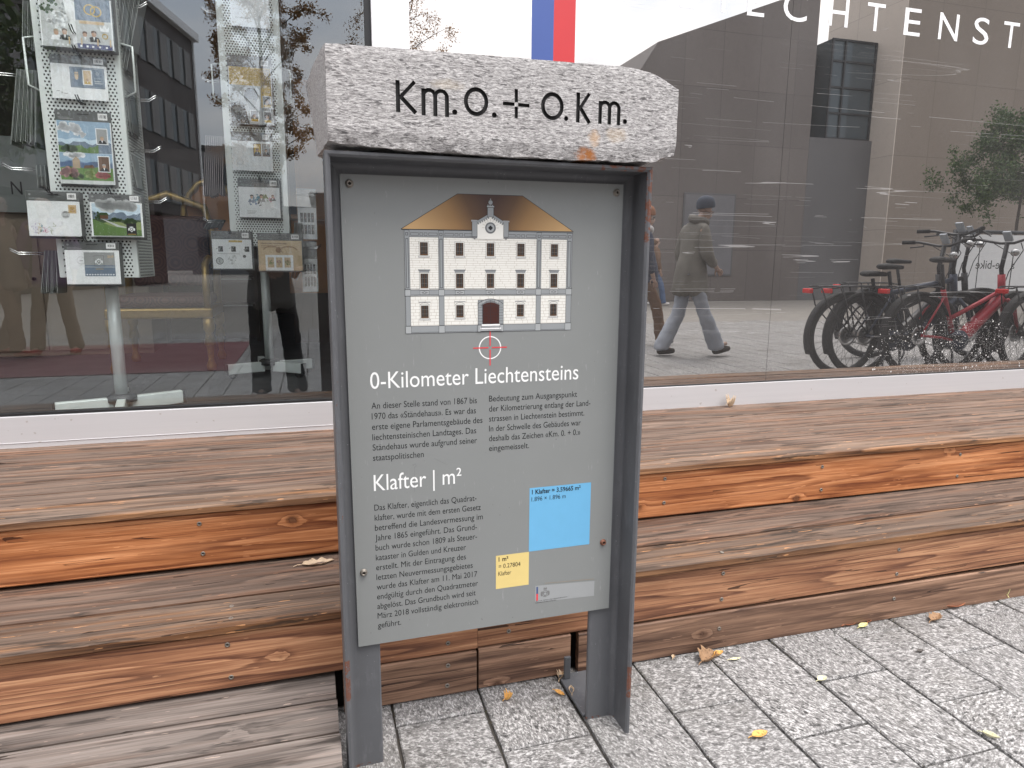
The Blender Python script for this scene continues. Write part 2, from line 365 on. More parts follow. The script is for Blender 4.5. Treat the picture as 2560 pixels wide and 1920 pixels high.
# ------------------------------------------------------------------ wooden seating steps
steps = thing('wooden_steps', 'long two-tier seating steps of weathered brown boards below the shop windows', 'steps')
brnd = random.Random(21)
def board(name, x0, x1, y0, y1, z0, z1, mat, parent, wav=.0012, edge=0, slope=0.0, wavz=None):
    """a sawn board: slightly wavy edges, eased corners, its own grain"""
    n = max(6, int((x1-x0)/.05)); vs = []; s = brnd.random()*50; wz = wav*.5 if wavz is None else wavz
    def nz(i, k, a): return mnoise.noise(Vector((s+i*.31, k*7.3, s)))*a + mnoise.noise(Vector((s+i*1.3, k*3.1, 9)))*a*.5
    r = .0034
    for i in range(n+1):
        x = x0+(x1-x0)*i/n; dz = slope*(x-.4)
        a, b, c, d = y0+nz(i, 1, wav), y1+nz(i, 2, wav), z0+nz(i, 3, wz)+dz, z1+nz(i, 4, wz)+dz
        e_ = r+abs(nz(i, 5, edge)) if edge else r
        for y, z in ((a+r, c), (b-r, c), (b, c+r), (b, d-r), (b-r, d), (a+e_, d), (a, d-e_), (a, c+r)): vs.append((x, y, z))
    fs = []
    for i in range(n):
        for k in range(8): l = (k+1) % 8; fs.append((i*8+k, i*8+l, (i+1)*8+l, (i+1)*8+k))
    fs.append(tuple(range(8))[::-1]); fs.append(tuple(n*8+k for k in range(8)))
    m = MB(); m.add([(x-x0, y, z) for x, y, z in vs], fs)
    o = m.build(name, mat, parent); o.location.x = x0; return o
SL = .004
XL, XR = -3.6, 5.6
tb = [1.759, 1.868, 1.968, 2.081, 2.192, 2.304, 2.410, 2.5]
for a, b in zip(tb, tb[1:]):
    first = a < 1.8
    board('tread_board', XL, XR, a+(.001 if first else .005), b-.005, .4242, .447-brnd.random()*.002, M['nosing' if first else 'tread'], steps, .0022, .004 if first else 0)
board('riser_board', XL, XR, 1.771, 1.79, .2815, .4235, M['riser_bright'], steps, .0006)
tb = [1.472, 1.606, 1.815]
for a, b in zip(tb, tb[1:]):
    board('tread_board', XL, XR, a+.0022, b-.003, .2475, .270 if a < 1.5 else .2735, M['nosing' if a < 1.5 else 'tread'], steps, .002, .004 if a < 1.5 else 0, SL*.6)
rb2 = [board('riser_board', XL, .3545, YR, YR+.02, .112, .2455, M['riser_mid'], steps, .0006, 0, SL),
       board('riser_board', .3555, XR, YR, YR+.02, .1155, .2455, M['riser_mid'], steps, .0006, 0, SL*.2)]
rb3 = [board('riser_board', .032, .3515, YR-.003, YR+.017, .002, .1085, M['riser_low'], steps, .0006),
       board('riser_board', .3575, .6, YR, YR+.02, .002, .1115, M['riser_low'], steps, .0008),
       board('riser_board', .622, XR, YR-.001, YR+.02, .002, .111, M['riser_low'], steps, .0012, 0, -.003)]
sub = MB(); sub.box(XL, XR, YR+.045, 1.80, -.01, .240); sub.box(XL, XR, 1.83, 2.5, -.01, .4235)  # near-black boxes added behind the boards so the gaps stay dark
sub.build('void_backing', M['under'], steps)
# stainless screws, each set in the board that it holds
M['screw'] = paint('screw', (.25, .225, .195), .5, .7, .2, 300)
M['screw_dark'] = paint('screw_dark', (.03, .025, .02), .7)
def screw_mesh(r=.0058):
    m = MB(); m.lathe([(.0, -.002), (r*.9, -.002), (r, .0), (r*.92, .0014), (r*.5, .0017), (r*.42, .0002), (0, .0002)], n=16)
    m.lathe([(r*.36, .00035), (0, .00036)], n=10, mi=1)
    me = m.build('screw', [M['screw'], M['screw_dark']]); d = me.data; bpy.data.objects.remove(me); return d
SCREW = screw_mesh()
def screw(p, up, parent):
    o = bpy.data.objects.new('screw', SCREW); COL.objects.link(o)
    o.parent = parent; o.location = Vector(p)-parent.location
    o.rotation_euler = (0, 0, brnd.random()*6) if up else (PI/2, brnd.random()*6, 0); return o
boards = [c for c in steps.children]
r1 = [c for c in boards if c.name.startswith('riser_board')][0]
for q in ((498, 1309.5), (507.5, 1384), (1662.5, 1197), (1660, 1257), (2056, 1167), (2053, 1224.5), (2401, 1136), (2393, 1190)): screw(at(*q, 1.7702), 0, r1)
for q in ((568.5, 1612), (578, 1693)): screw(at(*q, YR-.0008), 0, rb2[0])
screw(at(1120, 1608, YR-.0008), 0, rb2[0]); screw(at(1272, 1578, YR-.0008), 0, rb2[1])
for q in ((1120, 1664), (1118, 1714)): screw(at(*q, YR-.0038), 0, rb3[0])
for q in ((1808, 1433.5), (1804, 1498), (2247.6, 1374), (2242, 1435)): screw(at(*q, YR-.0008), 0, rb2[1])
for q in ((1798, 1571.5), (2235, 1496.5)): screw(at(*q, YR-.0018), 0, rb3[2])
t2f = [c for c in boards if c.name.startswith('tread_board')][7]
for q in ((1804.5, 1381), (577, 1546), (579, 1516)): screw(gz(*q, .2704+SL*(gz(*q, .27).x-.4)), 1, t2f)
# lower platform at the left
plat = thing('wooden_platform', 'low grey plank platform at the foot of the steps left of the sign', 'platform')
ty = [1.52, 1.409, 1.296, 1.183, 1.07, .957, .844, .731]
pbs = []
for a, b in zip(ty[1:], ty): pbs.append(board('plank', -3.6, .0145+.018*(1.49-b), a+.0042, b-.0032, .072, .0955-brnd.random()*.002, M['platform'], plat, .0012, 0, -.006))
for xx in (-3.4, -2.6, -1.8, -1.0, -.3): plat_j = MB().box(xx, xx+.05, .74, 1.47, .0, .0715).build('joist', M['under'], plat)
MB().box(-.03, -.008, .74, 1.47, .0, .0715).build('joist', M['under'], plat)
for q, k in (((578, 1771), 0), ((577, 1801), 1), ((567, 1901), 2)): screw(gz(*q, .0942), 1, pbs[k])

# ------------------------------------------------------------------ information sign: steel angle frame and printed panel
M['steel'] = None
t = NT('steel'); o = t.obj()
f = t.noise(o, 9, 5, .65); f2 = t.noise(t.map(o, (1, 1, .3)), 45, 4, .7)
c = t.mix(f, (.07, .0715, .077), (.115, .118, .127)); c = t.mix(t.math('MULTIPLY', t.range(f2, .55, .8), .4), c, (.2, .2, .215))
x, y, z = t.sep(o)[:3]
rn = t.noise(o, 70, 6, .75)
def zone(z0, z1, xc, xw, yc, yw, thr):
    m_ = t.math('MULTIPLY', t.math('MULTIPLY', t.math('GREATER_THAN', z, z0), t.math('LESS_THAN', z, z1)), t.math('LESS_THAN', t.math('ABSOLUTE', t.math('SUBTRACT', x, xc)), xw))
    m_ = t.math('MULTIPLY', m_, t.math('LESS_THAN', t.math('ABSOLUTE', t.math('SUBTRACT', y, yc)), yw))
    return t.math('MULTIPLY', m_, t.math('GREATER_THAN', rn, thr))
rust = zone(1.09, 1.24, .612, .016, -.068, .006, .50)
for a in ((.09, .165, .614, .009, -.07, .004, .46), (.205, .29, .004, .006, -.069, .006, .46), (1.215, 1.24, .57, .06, -.068, .005, .52), (.0, .006, .3, .4, 0, .011, .55), (.55, .85, .004, .004, -.07, .005, .61)):
    rust = t.math('MAXIMUM', rust, zone(*a))
c = t.mix(rust, c, t.mix(t.noise(o, 200, 3), (.075, .026, .016), (.19, .08, .052)))
chip = t.math('GREATER_THAN', t.noise(o, 260, 2, .5), .745)
c = t.mix(t.math('MULTIPLY', chip, .7), c, (.45, .45, .47))
M['steel'] = t.done(t.pbr(c, t.math('ADD', t.math('MULTIPLY', rust, .35), t.range(f, .3, .7, .38, .52)), 0, t.bump(t.math('ADD', f2, t.math('MULTIPLY', rn, t.math('MULTIPLY', rust, 1.5))), .12, .001), .5))
SA = 0.01610499
sign = thing('information_sign', 'steel-framed information sign with grey printed panel under the stone block', 'sign', (.0296, 1.3014, 0), SA)
FH, FW, FL, TH = 1.2335, .618, .075, .0095
def angle_profile(fl=FL, t_=TH, d=.07, r=.012):
    # a = along the flat leg from the outer edge, b = depth (front negative); leg b from -d to t_
    pts = [(0, -d+.001), (.001, -d), (t_-.004, -d), (t_, -d+.004)]
    pts += [(t_+r-r*math.cos(a), -r+r*math.sin(a)) for a in [PI/2*k/6 for k in range(7)]]
    pts += [(fl-.003, 0), (fl, .003), (fl, t_), (0, t_)]
    return pts
def sweep(prof, f0, f1, name):
    n = len(prof); m = MB(); m.add([f0(a, b) for a, b in prof] + [f1(a, b) for a, b in prof], [(i, (i+1) % n, (i+1) % n+n, i+n) for i in range(n)] + [tuple(range(n))[::-1], tuple(range(n, 2*n))])
    o = m.build(name, M['steel'], sign)
    bm = bmesh.new(); bm.from_mesh(o.data); bmesh.ops.recalc_face_normals(bm, faces=bm.faces); bm.to_mesh(o.data); bm.free(); return o
pr = angle_profile(); R_ = .006
sweep(pr, lambda a, b: (a, b, 0), lambda a, b: (a, b, FH-a-.0), 'frame_post')
sweep([(a, b) for a, b in pr], lambda a, b: (FW-a, b, 0), lambda a, b: (FW-a, b, FH-a), 'frame_post')
sweep(pr, lambda a, b: (a+.0003, b, FH-a), lambda a, b: (FW-a-.0003, b, FH-a), 'frame_top')
p_ = MB(); p_.box(.537, .66, .0098, .17, .0012, .009); p_.box(.545, .562, .145, .153, .009, .07); p_.build('base_plate', M['steel'], sign, .002)
# panel
t = NT('panel_print'); o = t.obj()
f = t.noise(o, 6, 5, .6); sc_ = t.noise(t.map(o, (1, 1, .12)), 190, 3, .7)
c = t.mix(f, (.20, .208, .204), (.225, .234, .23)); c = t.mix(t.math('MULTIPLY', t.range(sc_, .66, .74), .18), c, (.6, .6, .6))
dots = t.math('GREATER_THAN', t.noise(o, 130, 1, .4), .775); c = t.mix(t.math('MULTIPLY', dots, .5), c, (.12, .12, .12))
M['panel_print'] = t.done(t.pbr(c, t.range(f, .3, .7, .42, .5), .0, t.bump(t.noise(o, 900, 2), .04, .0004), .35))
M['edge_white'] = paint('edge_white', (.72, .73, .72), .45)
PX, PZ, PY = .0311, .2795, -.008
pm = MB()
pw, ph = .5555, .9265
pm.add([(0, PY, 0), (pw, PY, 0), (pw, PY, ph), (-.0035, PY, ph-.003)], [(0, 1, 2, 3)], 0)
pm.add([(0, PY, 0), (pw, PY, 0), (pw, PY, ph), (-.0035, PY, ph-.003), (0, -.001, 0), (pw, -.001, 0), (pw, -.001, ph), (-.0035, -.001, ph-.003)], [(4, 7, 6, 5), (0, 4, 5, 1), (1, 5, 6, 2), (2, 6, 7, 3), (3, 7, 4, 0)], 1)
panel = pm.build('panel', [M['panel_print'], M['edge_white']], sign); panel.location = (PX, 0, PZ)
bm = MB(); bm.lathe([(0, 0), (.0072, 0), (.0075, .0012), (.0068, .0022), (.0055, .0022), (.0055, .005), (.005, .0062), (.003, .0064), (.0028, .004), (0, .004)], n=20); bm.lathe([(.0026, .0042), (0, .0043)], n=6, mi=1)
b0 = bm.build('bolt', [M['screw'], M['screw_dark']], panel)
M['screw_rust'] = paint('screw_rust', (.2, .09, .06), .6, .5, .4, 300)
bs = [b0]+[b0.copy() for _ in range(3)]
for b_, q in zip(bs, ((12.9, 907), (540.4, 910), (15, 160), (535.5, 160.5))):
    if b_ is not b0: COL.objects.link(b_)
    b_.parent = panel; b_.location = (q[0]/1000, PY, q[1]/1000); b_.rotation_euler = (PI/2, 0, 0)
bs[3].data = bs[3].data.copy(); bs[3].data.materials[0] = M['screw_rust']; bs[3]['label'] = 'rusty bolt'
INK = {k: paint('ink_'+k, c, .5, 0, .05, 40, spec=.3) for k, c in dict(black=(.012, .013, .014), white=(.80, .80, .79), red=(.68, .045, .06), blue=(.14, .39, .62), yellow=(.68, .53, .21), cream=(.72, .71, .665), stone=(.26, .275, .282), line=(.025, .025, .028), win=(.035, .028, .024), brown=(.13, .065, .03), door=(.05, .014, .01), dgrey=(.16, .165, .17), joint=(.40, .35, .29), lgrey=(.34, .355, .36), pencil=(.17, .17, .17), navy=(.06, .09, .2), film=(.30, .31, .313), tape=(.3, .24, .18)).items()}
t = NT('roof_print'); o = t.obj(); x, y, z = t.sep(o)[:3]
dx = t.math('ABSOLUTE', t.math('SUBTRACT', x, .2757))
dx = t.math('ADD', dx, t.math('MULTIPLY', t.math('SUBTRACT', .865, z), .5))
M['roof_print'] = t.done(t.pbr(t.ramp(t.math('MULTIPLY', dx, 5.2), [(.0, (.045, .018, .012)), (.2, (.09, .045, .02)), (.42, (.25, .138, .052)), (.85, (.46, .29, .13))]), .5))
def pflat(step=.00012): return Flat((0, PY-.0001, 0), (1, 0, 0), (0, 0, 1), .001, step)
BODY, CAPB = 20.65, 12.2
h = pflat(); h.text('0-Kilometer Liechtensteins', 39, 530.4, 31.8, 0, 427.7); h.build('title_text', INK['white'], panel)
h = pflat(); h.text('Klafter | m²', 40, 326.8, 32.6, 0, 175.5); h.build('title_text', INK['white'], panel)
def para(lines, x, y0):
    h = pflat()
    for i, (s, w_) in enumerate(lines): h.text(s, x, y0-i*BODY, CAPB, 0, w_)
    return h.build('paragraph_text', INK['black'], panel)
para([('An dieser Stelle stand von 1867 bis', 208.2), ('1970 das «Ständehaus». Es war das', 206.2), ('erste eigene Parlamentsgebäude des', 219.7), ('liechtensteinischen Landtages. Das', 206.7), ('Ständehaus wurde aufgrund seiner', 208.3), ('staatspolitischen', 99.2)], 40, 491.3)
para([('Bedeutung zum Ausgangspunkt', 191.4), ('der Kilometrierung entlang der Land-', 222.3), ('strassen in Liechtenstein bestimmt.', 208.9), ('In der Schwelle des Gebäudes war', 201.4), ('deshalb das Zeichen «Km. 0. + 0.»', 200.9), ('eingemeisselt.', 86.3)], 273.6, 492.9)
BODY = 20.95
para([('Das Klafter, eigentlich das Quadrat-', 207.2), ('klafter, wurde mit dem ersten Gesetz', 216.3), ('betreffend die Landesvermessung im', 220.7), ('Jahre 1865 eingeführt. Das Grund-', 207.9), ('buch wurde schon 1809 als Steuer-', 208.2), ('kataster in Gulden und Kreuzer', 184.4), ('erstellt. Mit der Eintragung des', 184.3), ('letzten Neuvermessungsgebietes', 198.8), ('wurde das Klafter am 11. Mai 2017', 208.4), ('endgültig durch den Quadratmeter', 209.9), ('abgelöst. Das Grundbuch wird seit', 205), ('März 2018 vollständig elektronisch', 210.2), ('geführt.', 47.1)], 39.7, 286.4)
h = pflat(); h.rect(362.2, 160, 502.7, 302, 0, 1); h.text('1 Klafter = 3.59665 m²', 367.4, 288, 9.6, 1, 111, 3, bold=.02); h.text('1.896 × 1.896 m', 366.8, 272.3, 9.4, 1, 77.4, 3); h.build('blue_square', [INK['blue'], INK['black']], panel)
h = pflat(); h.rect(289, 84.3, 362.6, 159.6, 0, 1); h.text('1 m²', 294.8, 146.2, 9.4, 1, 21.6, 3, bold=.02); h.text('= 0.27804', 294.8, 130.2, 9.4, 1, 48.6, 3); h.text('Klafter', 294.3, 113.9, 9.4, 1, 28.7, 3); h.build('yellow_square', [INK['yellow'], INK['black']], panel)
h = pflat()                                                 # worn official sticker, its small square code left out
h.poly([(378, 79), (518, 71), (517.7, 35.3), (378.2, 40)], 0, 1); h.rect(380.5, 59.5, 384.5, 76, 1, 2); h.rect(380.5, 44, 384.5, 59.5, 2, 2)
h.line([(400, 82), (517, 76)], .9, 5, 3)
h.poly([(395, 62), (397.5, 54), (401, 50.5), (404.5, 54), (407, 62)], 3, 2); h.ring(401, 58, 6.5, 8, 3, 3, 20); h.disc(401, 57.5, 3, 0, 3, 12); h.disc(393, 58, 2.6, 3, 2, 10, 6); h.disc(409, 58, 2.6, 3, 2, 10, 6); h.rect(397, 67, 405, 69, 3, 2); h.poly([(396.5, 69), (405.5, 69), (403.5, 73), (401, 70.5), (398.5, 73)], 3, 2)
h.text('AMT FÜR TIEFBAU UND GEOINFORMATION', 379, 41.5, 2.2, 4, 74, 3); h.text('FÜRSTENTUM LIECHTENSTEIN', 379, 37.6, 2, 4, 48, 3)
h.build('sticker', [INK['film'], INK['navy'], INK['red'], INK['pencil'], INK['line'], INK['tape']], panel)
h = pflat(); h.ring(275.5, 602.5, 20.9, 23.1, 0, 1, 60)
for a, b in (((240.8, 602.5), (272, 602.5)), ((279, 602.5), (310.4, 602.5)), ((275.5, 637.8), (275.5, 606)), ((275.5, 599), (275.5, 566.6))): h.line([a, b], 2.2, 1, 3)
h.build('crosshair_mark', [INK['white'], INK['red']], panel)
# the printed elevation of the old parliament house
K = ['cream', 'stone', 'line', 'win', 'brown', 'door', 'dgrey', 'joint', 'lgrey', 'white']; ki = {k: i for i, k in enumerate(K)}
h = pflat(.00009); rr = random.Random(4)
CX = 275.7; mirx = lambda x: 2*CX-x
L0, R0 = 109.2, 446.6
h.poly([(103.5, 829.3), (448.2, 831.2), (340.6, 896.9), (211.2, 896.2)], 10, 1)
h.line([(103.5, 829.3), (448.2, 831.2), (340.6, 896.9), (211.2, 896.2), (103.5, 829.3)], .9, ki['line'], 2)
h.rect(L0, 648.6, R0, 826.5, ki['cream'], 1)
def bricks(x0, x1, z0, z1, dz, w):
    z = z0; k = 0
    while z < z1-1:
        h.line([(x0, z), (x1, z)], .5, ki['joint'], 2)
        xx = x0+rr.uniform(.2, .8)*w
        while xx < x1-2: h.line([(xx, z), (xx, min(z+dz, z1))], .5, ki['joint'], 2); xx += w*rr.choice((.8, 1, 1.3))
        z += dz; k += 1
for x0, x1 in ((119, 173.5), (184, 370.5), (381, 434.8)):
    bricks(x0, x1, 650, 705, 6.0, 13); bricks(x0, x1, 719, 814, 4.4, 17)
h.rect(L0-.6, 634, R0+.6, 648.6, ki['stone'], 3); h.frame(L0-.6, 634, R0+.6, 648.6, .7, ki['line'], 4); h.line([(L0-1, 636.3), (R0+1, 636.3)], .5, ki['line'], 4)
h.rect(L0-1, 706, R0+1, 717.5, ki['stone'], 3)
for z in (705, 707.5, 717, 719): h.line([(L0-1.5, z), (R0+1.5, z)], .7, ki['line'], 4)
h.rect(L0, 815.5, R0, 828.5, ki['stone'], 3); h.line([(L0, 815.5), (R0, 815.5)], .7, ki['line'], 4); h.line([(104, 828.7), (448, 828.7)], .9, ki['line'], 4)
for px0, px1 in ((L0, 119), (173.5, 184), (370.5, 381), (434.8, R0)):
    h.rect(px0, 648.6, px1, 706, ki['stone'], 5); h.frame(px0, 648.6, px1, 706, .55, ki['line'], 6)
    h.rect(px0-1, 634, px1+1, 648.6, ki['lgrey'], 5); h.frame(px0-1, 634, px1+1, 648.6, .6, ki['line'], 6)
    h.rect(px0, 718, px1, 828, ki['stone'], 5); h.frame(px0, 718, px1, 828, .55, ki['line'], 6); h.frame(px0+2.4, 720.5, px1-2.4, 812.5, .9, ki['line'], 6)
    h.frame(px0+2.6, 818, px1-2.6, 823.5, .8, ki['line'], 6)
    h.rect(px0-.6, 705, px1+.6, 718, ki['lgrey'], 5); h.frame(px0-.6, 705, px1+.6, 718, .5, ki['line'], 6)
for x0, x1 in ((121, 172), (186, 243), (308.5, 369), (383, 433)):
    w_ = (x1-x0)
    for a, b in ((0, .3), (.34, .46), (.5, .62), (.67, 1)): h.frame(x0+a*w_, 818, x0+b*w_, 823.5, .6, ki['line'], 5)
def window(xc, z0, z1, w, top):
    x0, x1 = xc-w/2, xc+w/2
    h.rect(x0-2, z0-2, x1+2, z1+2, ki['cream'], 5); h.frame(x0-2, z0-2, x1+2, z1+2, .45, ki['line'], 6)
    h.rect(x0, z0, x1, z1, ki['brown'], 7); h.frame(x0, z0, x1, z1, .5, ki['line'], 9)
    h.rect(x0+1.4, z0+2.4, x1-1.4, z1-1, ki['win'], 8)
    h.line([(xc, z0+1), (xc, z1-1)], .7, ki['brown'], 9)
    for k in (1/3, 2/3): h.line([(x0+1, z0+(z1-z0)*k), (x1-1, z0+(z1-z0)*k)], .45, ki['dgrey'], 9)
    for d_ in (.25, .75): h.line([(x0+(x1-x0)*d_, z0+2), (x0+(x1-x0)*d_, z1-1)], .3, ki['dgrey'], 9)
    h.rect(x0-3.2, z0-3.6, x1+3.2, z0-1.6, ki['white'], 7); h.frame(x0-3.2, z0-3.6, x1+3.2, z0-1.6, .4, ki['line'], 8)
    if top == 'flat':
        h.poly([(x0-1.6, z1+2), (x1+1.6, z1+2), (x1+3.6, z1+6), (x0-3.6, z1+6)], ki['stone'], 7); h.rect(x0-4.2, z1+6, x1+4.2, z1+7.6, ki['lgrey'], 7); h.frame(x0-4.2, z1+6, x1+4.2, z1+7.6, .45, ki['line'], 8); h.line([(x0-3.4, z1+5), (x1+3.4, z1+5)], .4, ki['line'], 8)
        h.rect(x0-1.6, z0-12.6, x1+1.6, z0-4.4, ki['lgrey'], 7); h.frame(x0-1.6, z0-12.6, x1+1.6, z0-4.4, .5, ki['line'], 8); h.ring(xc, z0-8.5, 1.7, 2.4, ki['line'], 8, 14); h.poly([(xc-6.5, z0-8.5), (xc-3, z0-6.4), (xc-3, z0-10.6)], ki['dgrey'], 8); h.poly([(xc+6.5, z0-8.5), (xc+3, z0-6.4), (xc+3, z0-10.6)], ki['dgrey'], 8)
    if top == 'arch':
        h.poly([(x0-1.8, z1+2), (x1+1.8, z1+2), (x1+3, z1+5.6), (x0-3, z1+5.6)], ki['cream'], 7); h.rect(x0-3.8, z1+5.6, x1+3.8, z1+7, ki['lgrey'], 7); h.frame(x0-3.8, z1+5.6, x1+3.8, z1+7, .4, ki['line'], 8)
        h.line([(x0-1, z1+2.4), (x0+3, z1+4.4), (xc, z1+5), (x1-3, z1+4.4), (x1+1, z1+2.4)], .5, ki['line'], 8)
for i, xc in enumerate((145.9, 214.6, 276, 338, 408.3)):
    window(xc, 781.5, 806, 15, None); window(xc, 720.3, 747.8, 14.6, 'flat')
    if i != 2: window(xc, 663.5, 687.5, 14.6, 'arch')
# portal
h.rect(250.6, 648, 302.8, 697, ki['stone'], 9); h.frame(250.6, 648, 302.8, 697, .6, ki['line'], 10)
for k in range(7):
    h.line([(250.6, 650+k*5.4), (259.6, 650+k*5.4)], .5, ki['line'], 10); h.line([(293.9, 650+k*5.4), (302.8, 650+k*5.4)], .5, ki['line'], 10)
arc = [(CX+x, 689+(1-(x/26)**2)*10) for x in range(-26, 27, 4)]
h.poly([(250, 690)]+arc+[(301.5, 690)], ki['lgrey'], 10); h.line(arc, .8, ki['line'], 13)
arc2 = [(CX+x, 686+(1-(x/20)**2)*10) for x in range(-20, 21, 4)]
h.poly(arc2+[(CX+18, 684), (CX-18, 684)], ki['dgrey'], 12)
for x in range(-16, 17, 8): h.line([(CX+x, 686), (CX+x*1.12, 697)], .5, ki['line'], 13)
h.poly([(259.6, 649.6), (293.9, 649.6), (293.9, 687)]+[(CX+x, 687+(1-(x/17)**2)*5) for x in range(15, -16, -5)]+[(259.6, 687)], ki['door'], 14)
h.line([(CX, 650), (CX, 691)], .7, ki['line'], 15); h.frame(259.6, 649.6, 293.9, 687, .7, ki['line'], 15)
for s_ in (-1, 1):
    for z in (653, 671): h.frame(CX+s_*9-6, z, CX+s_*9+6, z+13, .5, ki['line'], 15)
for k in range(4): h.rect(258-k*1.2, 636+(3-k)*3.3-.2, 295.5+k*1.2, 639.4+(3-k)*3.3, ki['white' if k % 2 == 0 else 'lgrey'], 14+k); h.line([(258-k*1.2, 636+(3-k)*3.3), (295.5+k*1.2, 636+(3-k)*3.3)], .5, ki['line'], 19)
h.rect(250, 634.5, 258, 648, ki['lgrey'], 15); h.rect(295, 634.5, 303, 648, ki['lgrey'], 15); h.frame(250, 634.5, 258, 648, .5, ki['line'], 16); h.frame(295, 634.5, 303, 648, .5, ki['line'], 16)
# gable with clock and chimney
h.poly([(249.5, 813.5), (302, 813.5), (302, 842.5), (CX, 857), (249.5, 842.5)], ki['cream'], 11)
bricks(250, 302, 814, 838, 4.4, 14)
for k in range(9):
    a = PI*k/8; h.line([(CX+12*math.cos(a), 835+12*math.sin(a)), (CX+17*math.cos(a), 835+17*math.sin(a))], .6, ki['joint'], 13)
for s_ in (-1, 1):
    X = lambda d_: CX+s_*d_
    h.poly([(X(26.3), 818), (X(36.5), 818), (X(36.5), 847), (X(26.3), 847)], ki['stone'], 12); h.line([(X(26.3), 818), (X(36.5), 818), (X(36.5), 847), (X(26.3), 847), (X(26.3), 818)], .55, ki['line'], 14)
    h.poly([(X(25.6), 818), (X(37), 818), (X(31.5), 812.6)], ki['dgrey'], 12); h.rect(min(X(24.5), X(38)), 846, max(X(24.5), X(38)), 849, ki['lgrey'], 13)
    h.poly([(X(26), 842.5), (X(26), 848), (X(6), 859.5), (X(6), 853.5)], ki['stone'], 12); h.line([(X(26), 848), (X(6), 859.5)], .7, ki['line'], 14)
    for k in range(6): h.disc(X(24-k*4), 842.4+k*2.2, 1.5, ki['stone'], 13, 10); h.ring(X(24-k*4), 842.4+k*2.2, 1.3, 1.7, ki['line'], 14, 10)
h.disc(CX, 834.8, 10.8, ki['dgrey'], 14, 32); h.disc(CX, 834.8, 8.2, ki['lgrey'], 15, 32); h.ring(CX, 834.8, 8, 8.6, ki['line'], 16, 32)
for a in range(4): h.disc(CX+2.1*math.cos(a*PI/2), 834.8+2.1*math.sin(a*PI/2), 2.3, ki['line'], 17, 14)
h.rect(269.6, 855, 282, 873, ki['stone'], 14); h.frame(269.6, 855, 282, 873, .5, ki['line'], 15)
h.rect(268.2, 873, 283.4, 876.4, ki['lgrey'], 15); h.frame(268.2, 873, 283.4, 876.4, .5, ki['line'], 16)
for x in (270, 274.3, 278.7): h.rect(x-.6, 876.4, x+2.2, 878, ki['stone'], 15)
h.disc(CX, 882.4, 4.4, ki['stone'], 15, 20); h.ring(CX, 882.4, 4.1, 4.6, ki['line'], 16, 20); h.disc(CX, 888.4, 1.2, ki['stone'], 15, 12)
h.build('house_drawing', [INK[k] for k in K]+[M['roof_print']], panel)
for w_, pts in ((.5, [(118, 372), (122, 376), (124, 371), (120, 368), (120.6, 364), (119.5, 345), (119.8, 318)]), (.5, [(122, 296), (121, 290), (118, 286), (121, 284)]), (.4, [(136, 628), (137.5, 612), (137, 602)]), (.35, [(160, 384), (186, 368)])):
    pflat().line(pts, w_, 0, 1).build('pencil_scribble', INK['pencil'], panel)

# ------------------------------------------------------------------ stone block with the chiselled inscription
stone = None
def interp(tab, x):
    for (a, va), (b, vb) in zip(tab, tab[1:]):
        if x <= b: return va+(vb-va)*max(0, (x-a))/(b-a)
    return tab[-1][1]
ZT = [(.007, 1.398), (.3, 1.4035), (.556, 1.4075), (.60, 1.401), (.628, 1.391), (.6585, 1.3755)]
ZB = [(.007, 1.247), (.03, 1.2435), (.08, 1.2405), (.33, 1.2375), (.56, 1.239), (.618, 1.2425), (.632, 1.2505), (.6585, 1.2545)]
YF, YBK = -.0835, .118
def fbm(x, y, z, s): return mnoise.noise(Vector((x*s, y*s, z*s)))+.5*mnoise.noise(Vector((x*s*2.1, y*s*2.1, z*s*2.1)))+.25*mnoise.noise(Vector((x*s*4.3, y*s*4.3, z*s*4.3)))
N, V = 150, []
sec = [(0, k/14) for k in range(15)] + [(k/10, 1) for k in range(1, 11)] + [(1, 1-k/8) for k in range(1, 9)] + [(1-k/10, 0) for k in range(1, 10)]
xs_ = [.007+(.6585-.007)*i/N for i in range(N+1)]
for x in xs_:
    zb, zt = interp(ZB, x), interp(ZT, x)
    for (sy, sz) in sec:
        y = YF+(YBK-YF)*sy; z = zb+(zt-zb)*sz
        if sy == 0:
            q = z-zb; rough = max(0, 1-q/.02)
            y += rough*(.003+.009*abs(fbm(x, z, 0, 22))) + max(0, 1-(zt-z)/.006)*.0012
            z += (.003*fbm(x, 3, z, 30))*(1 if sz == 0 else rough*.5) + (.0006*fbm(x, 9, 0, 40) if sz == 1 else 0)
        elif sz == 0: z += .004*fbm(x, y, 5, 25)
        elif sz == 1: z += .0015*fbm(x, y, 5, 30)
        xx = x + (.0016*fbm(2, y, z, 18) if x in (xs_[0], xs_[-1]) else 0)
        xx -= (.028 if x == xs_[0] else 0)*sy*(.45+.55*sz)
        if x != xs_[0]: xx -= .028*sy*(.45+.55*sz)*max(0, 1-(x-.007)/.12)
        if sz > .5: z -= .02*sy*sy*(sz-.5)*2
        V.append((xx, y, z))
n = len(sec); F = []
for i in range(N):
    for k in range(n): l = (k+1) % n; F.append((i*n+k, (i+1)*n+k, (i+1)*n+l, i*n+l))
F.append(tuple(range(n))); F.append(tuple(N*n+k for k in range(n))[::-1])
sm = MB(); sm.add(V, F); stone = sm.build('stone_block', M['stone'])
bm_ = bmesh.new(); bm_.from_mesh(stone.data); bmesh.ops.recalc_face_normals(bm_, faces=bm_.faces); bm_.to_mesh(stone.data); bm_.free()
stone.location = sign.location; stone.rotation_euler = sign.rotation_euler
tag(stone, 'rough grey granite threshold block with chiselled kilometre lettering on top of the sign', 'stone block')
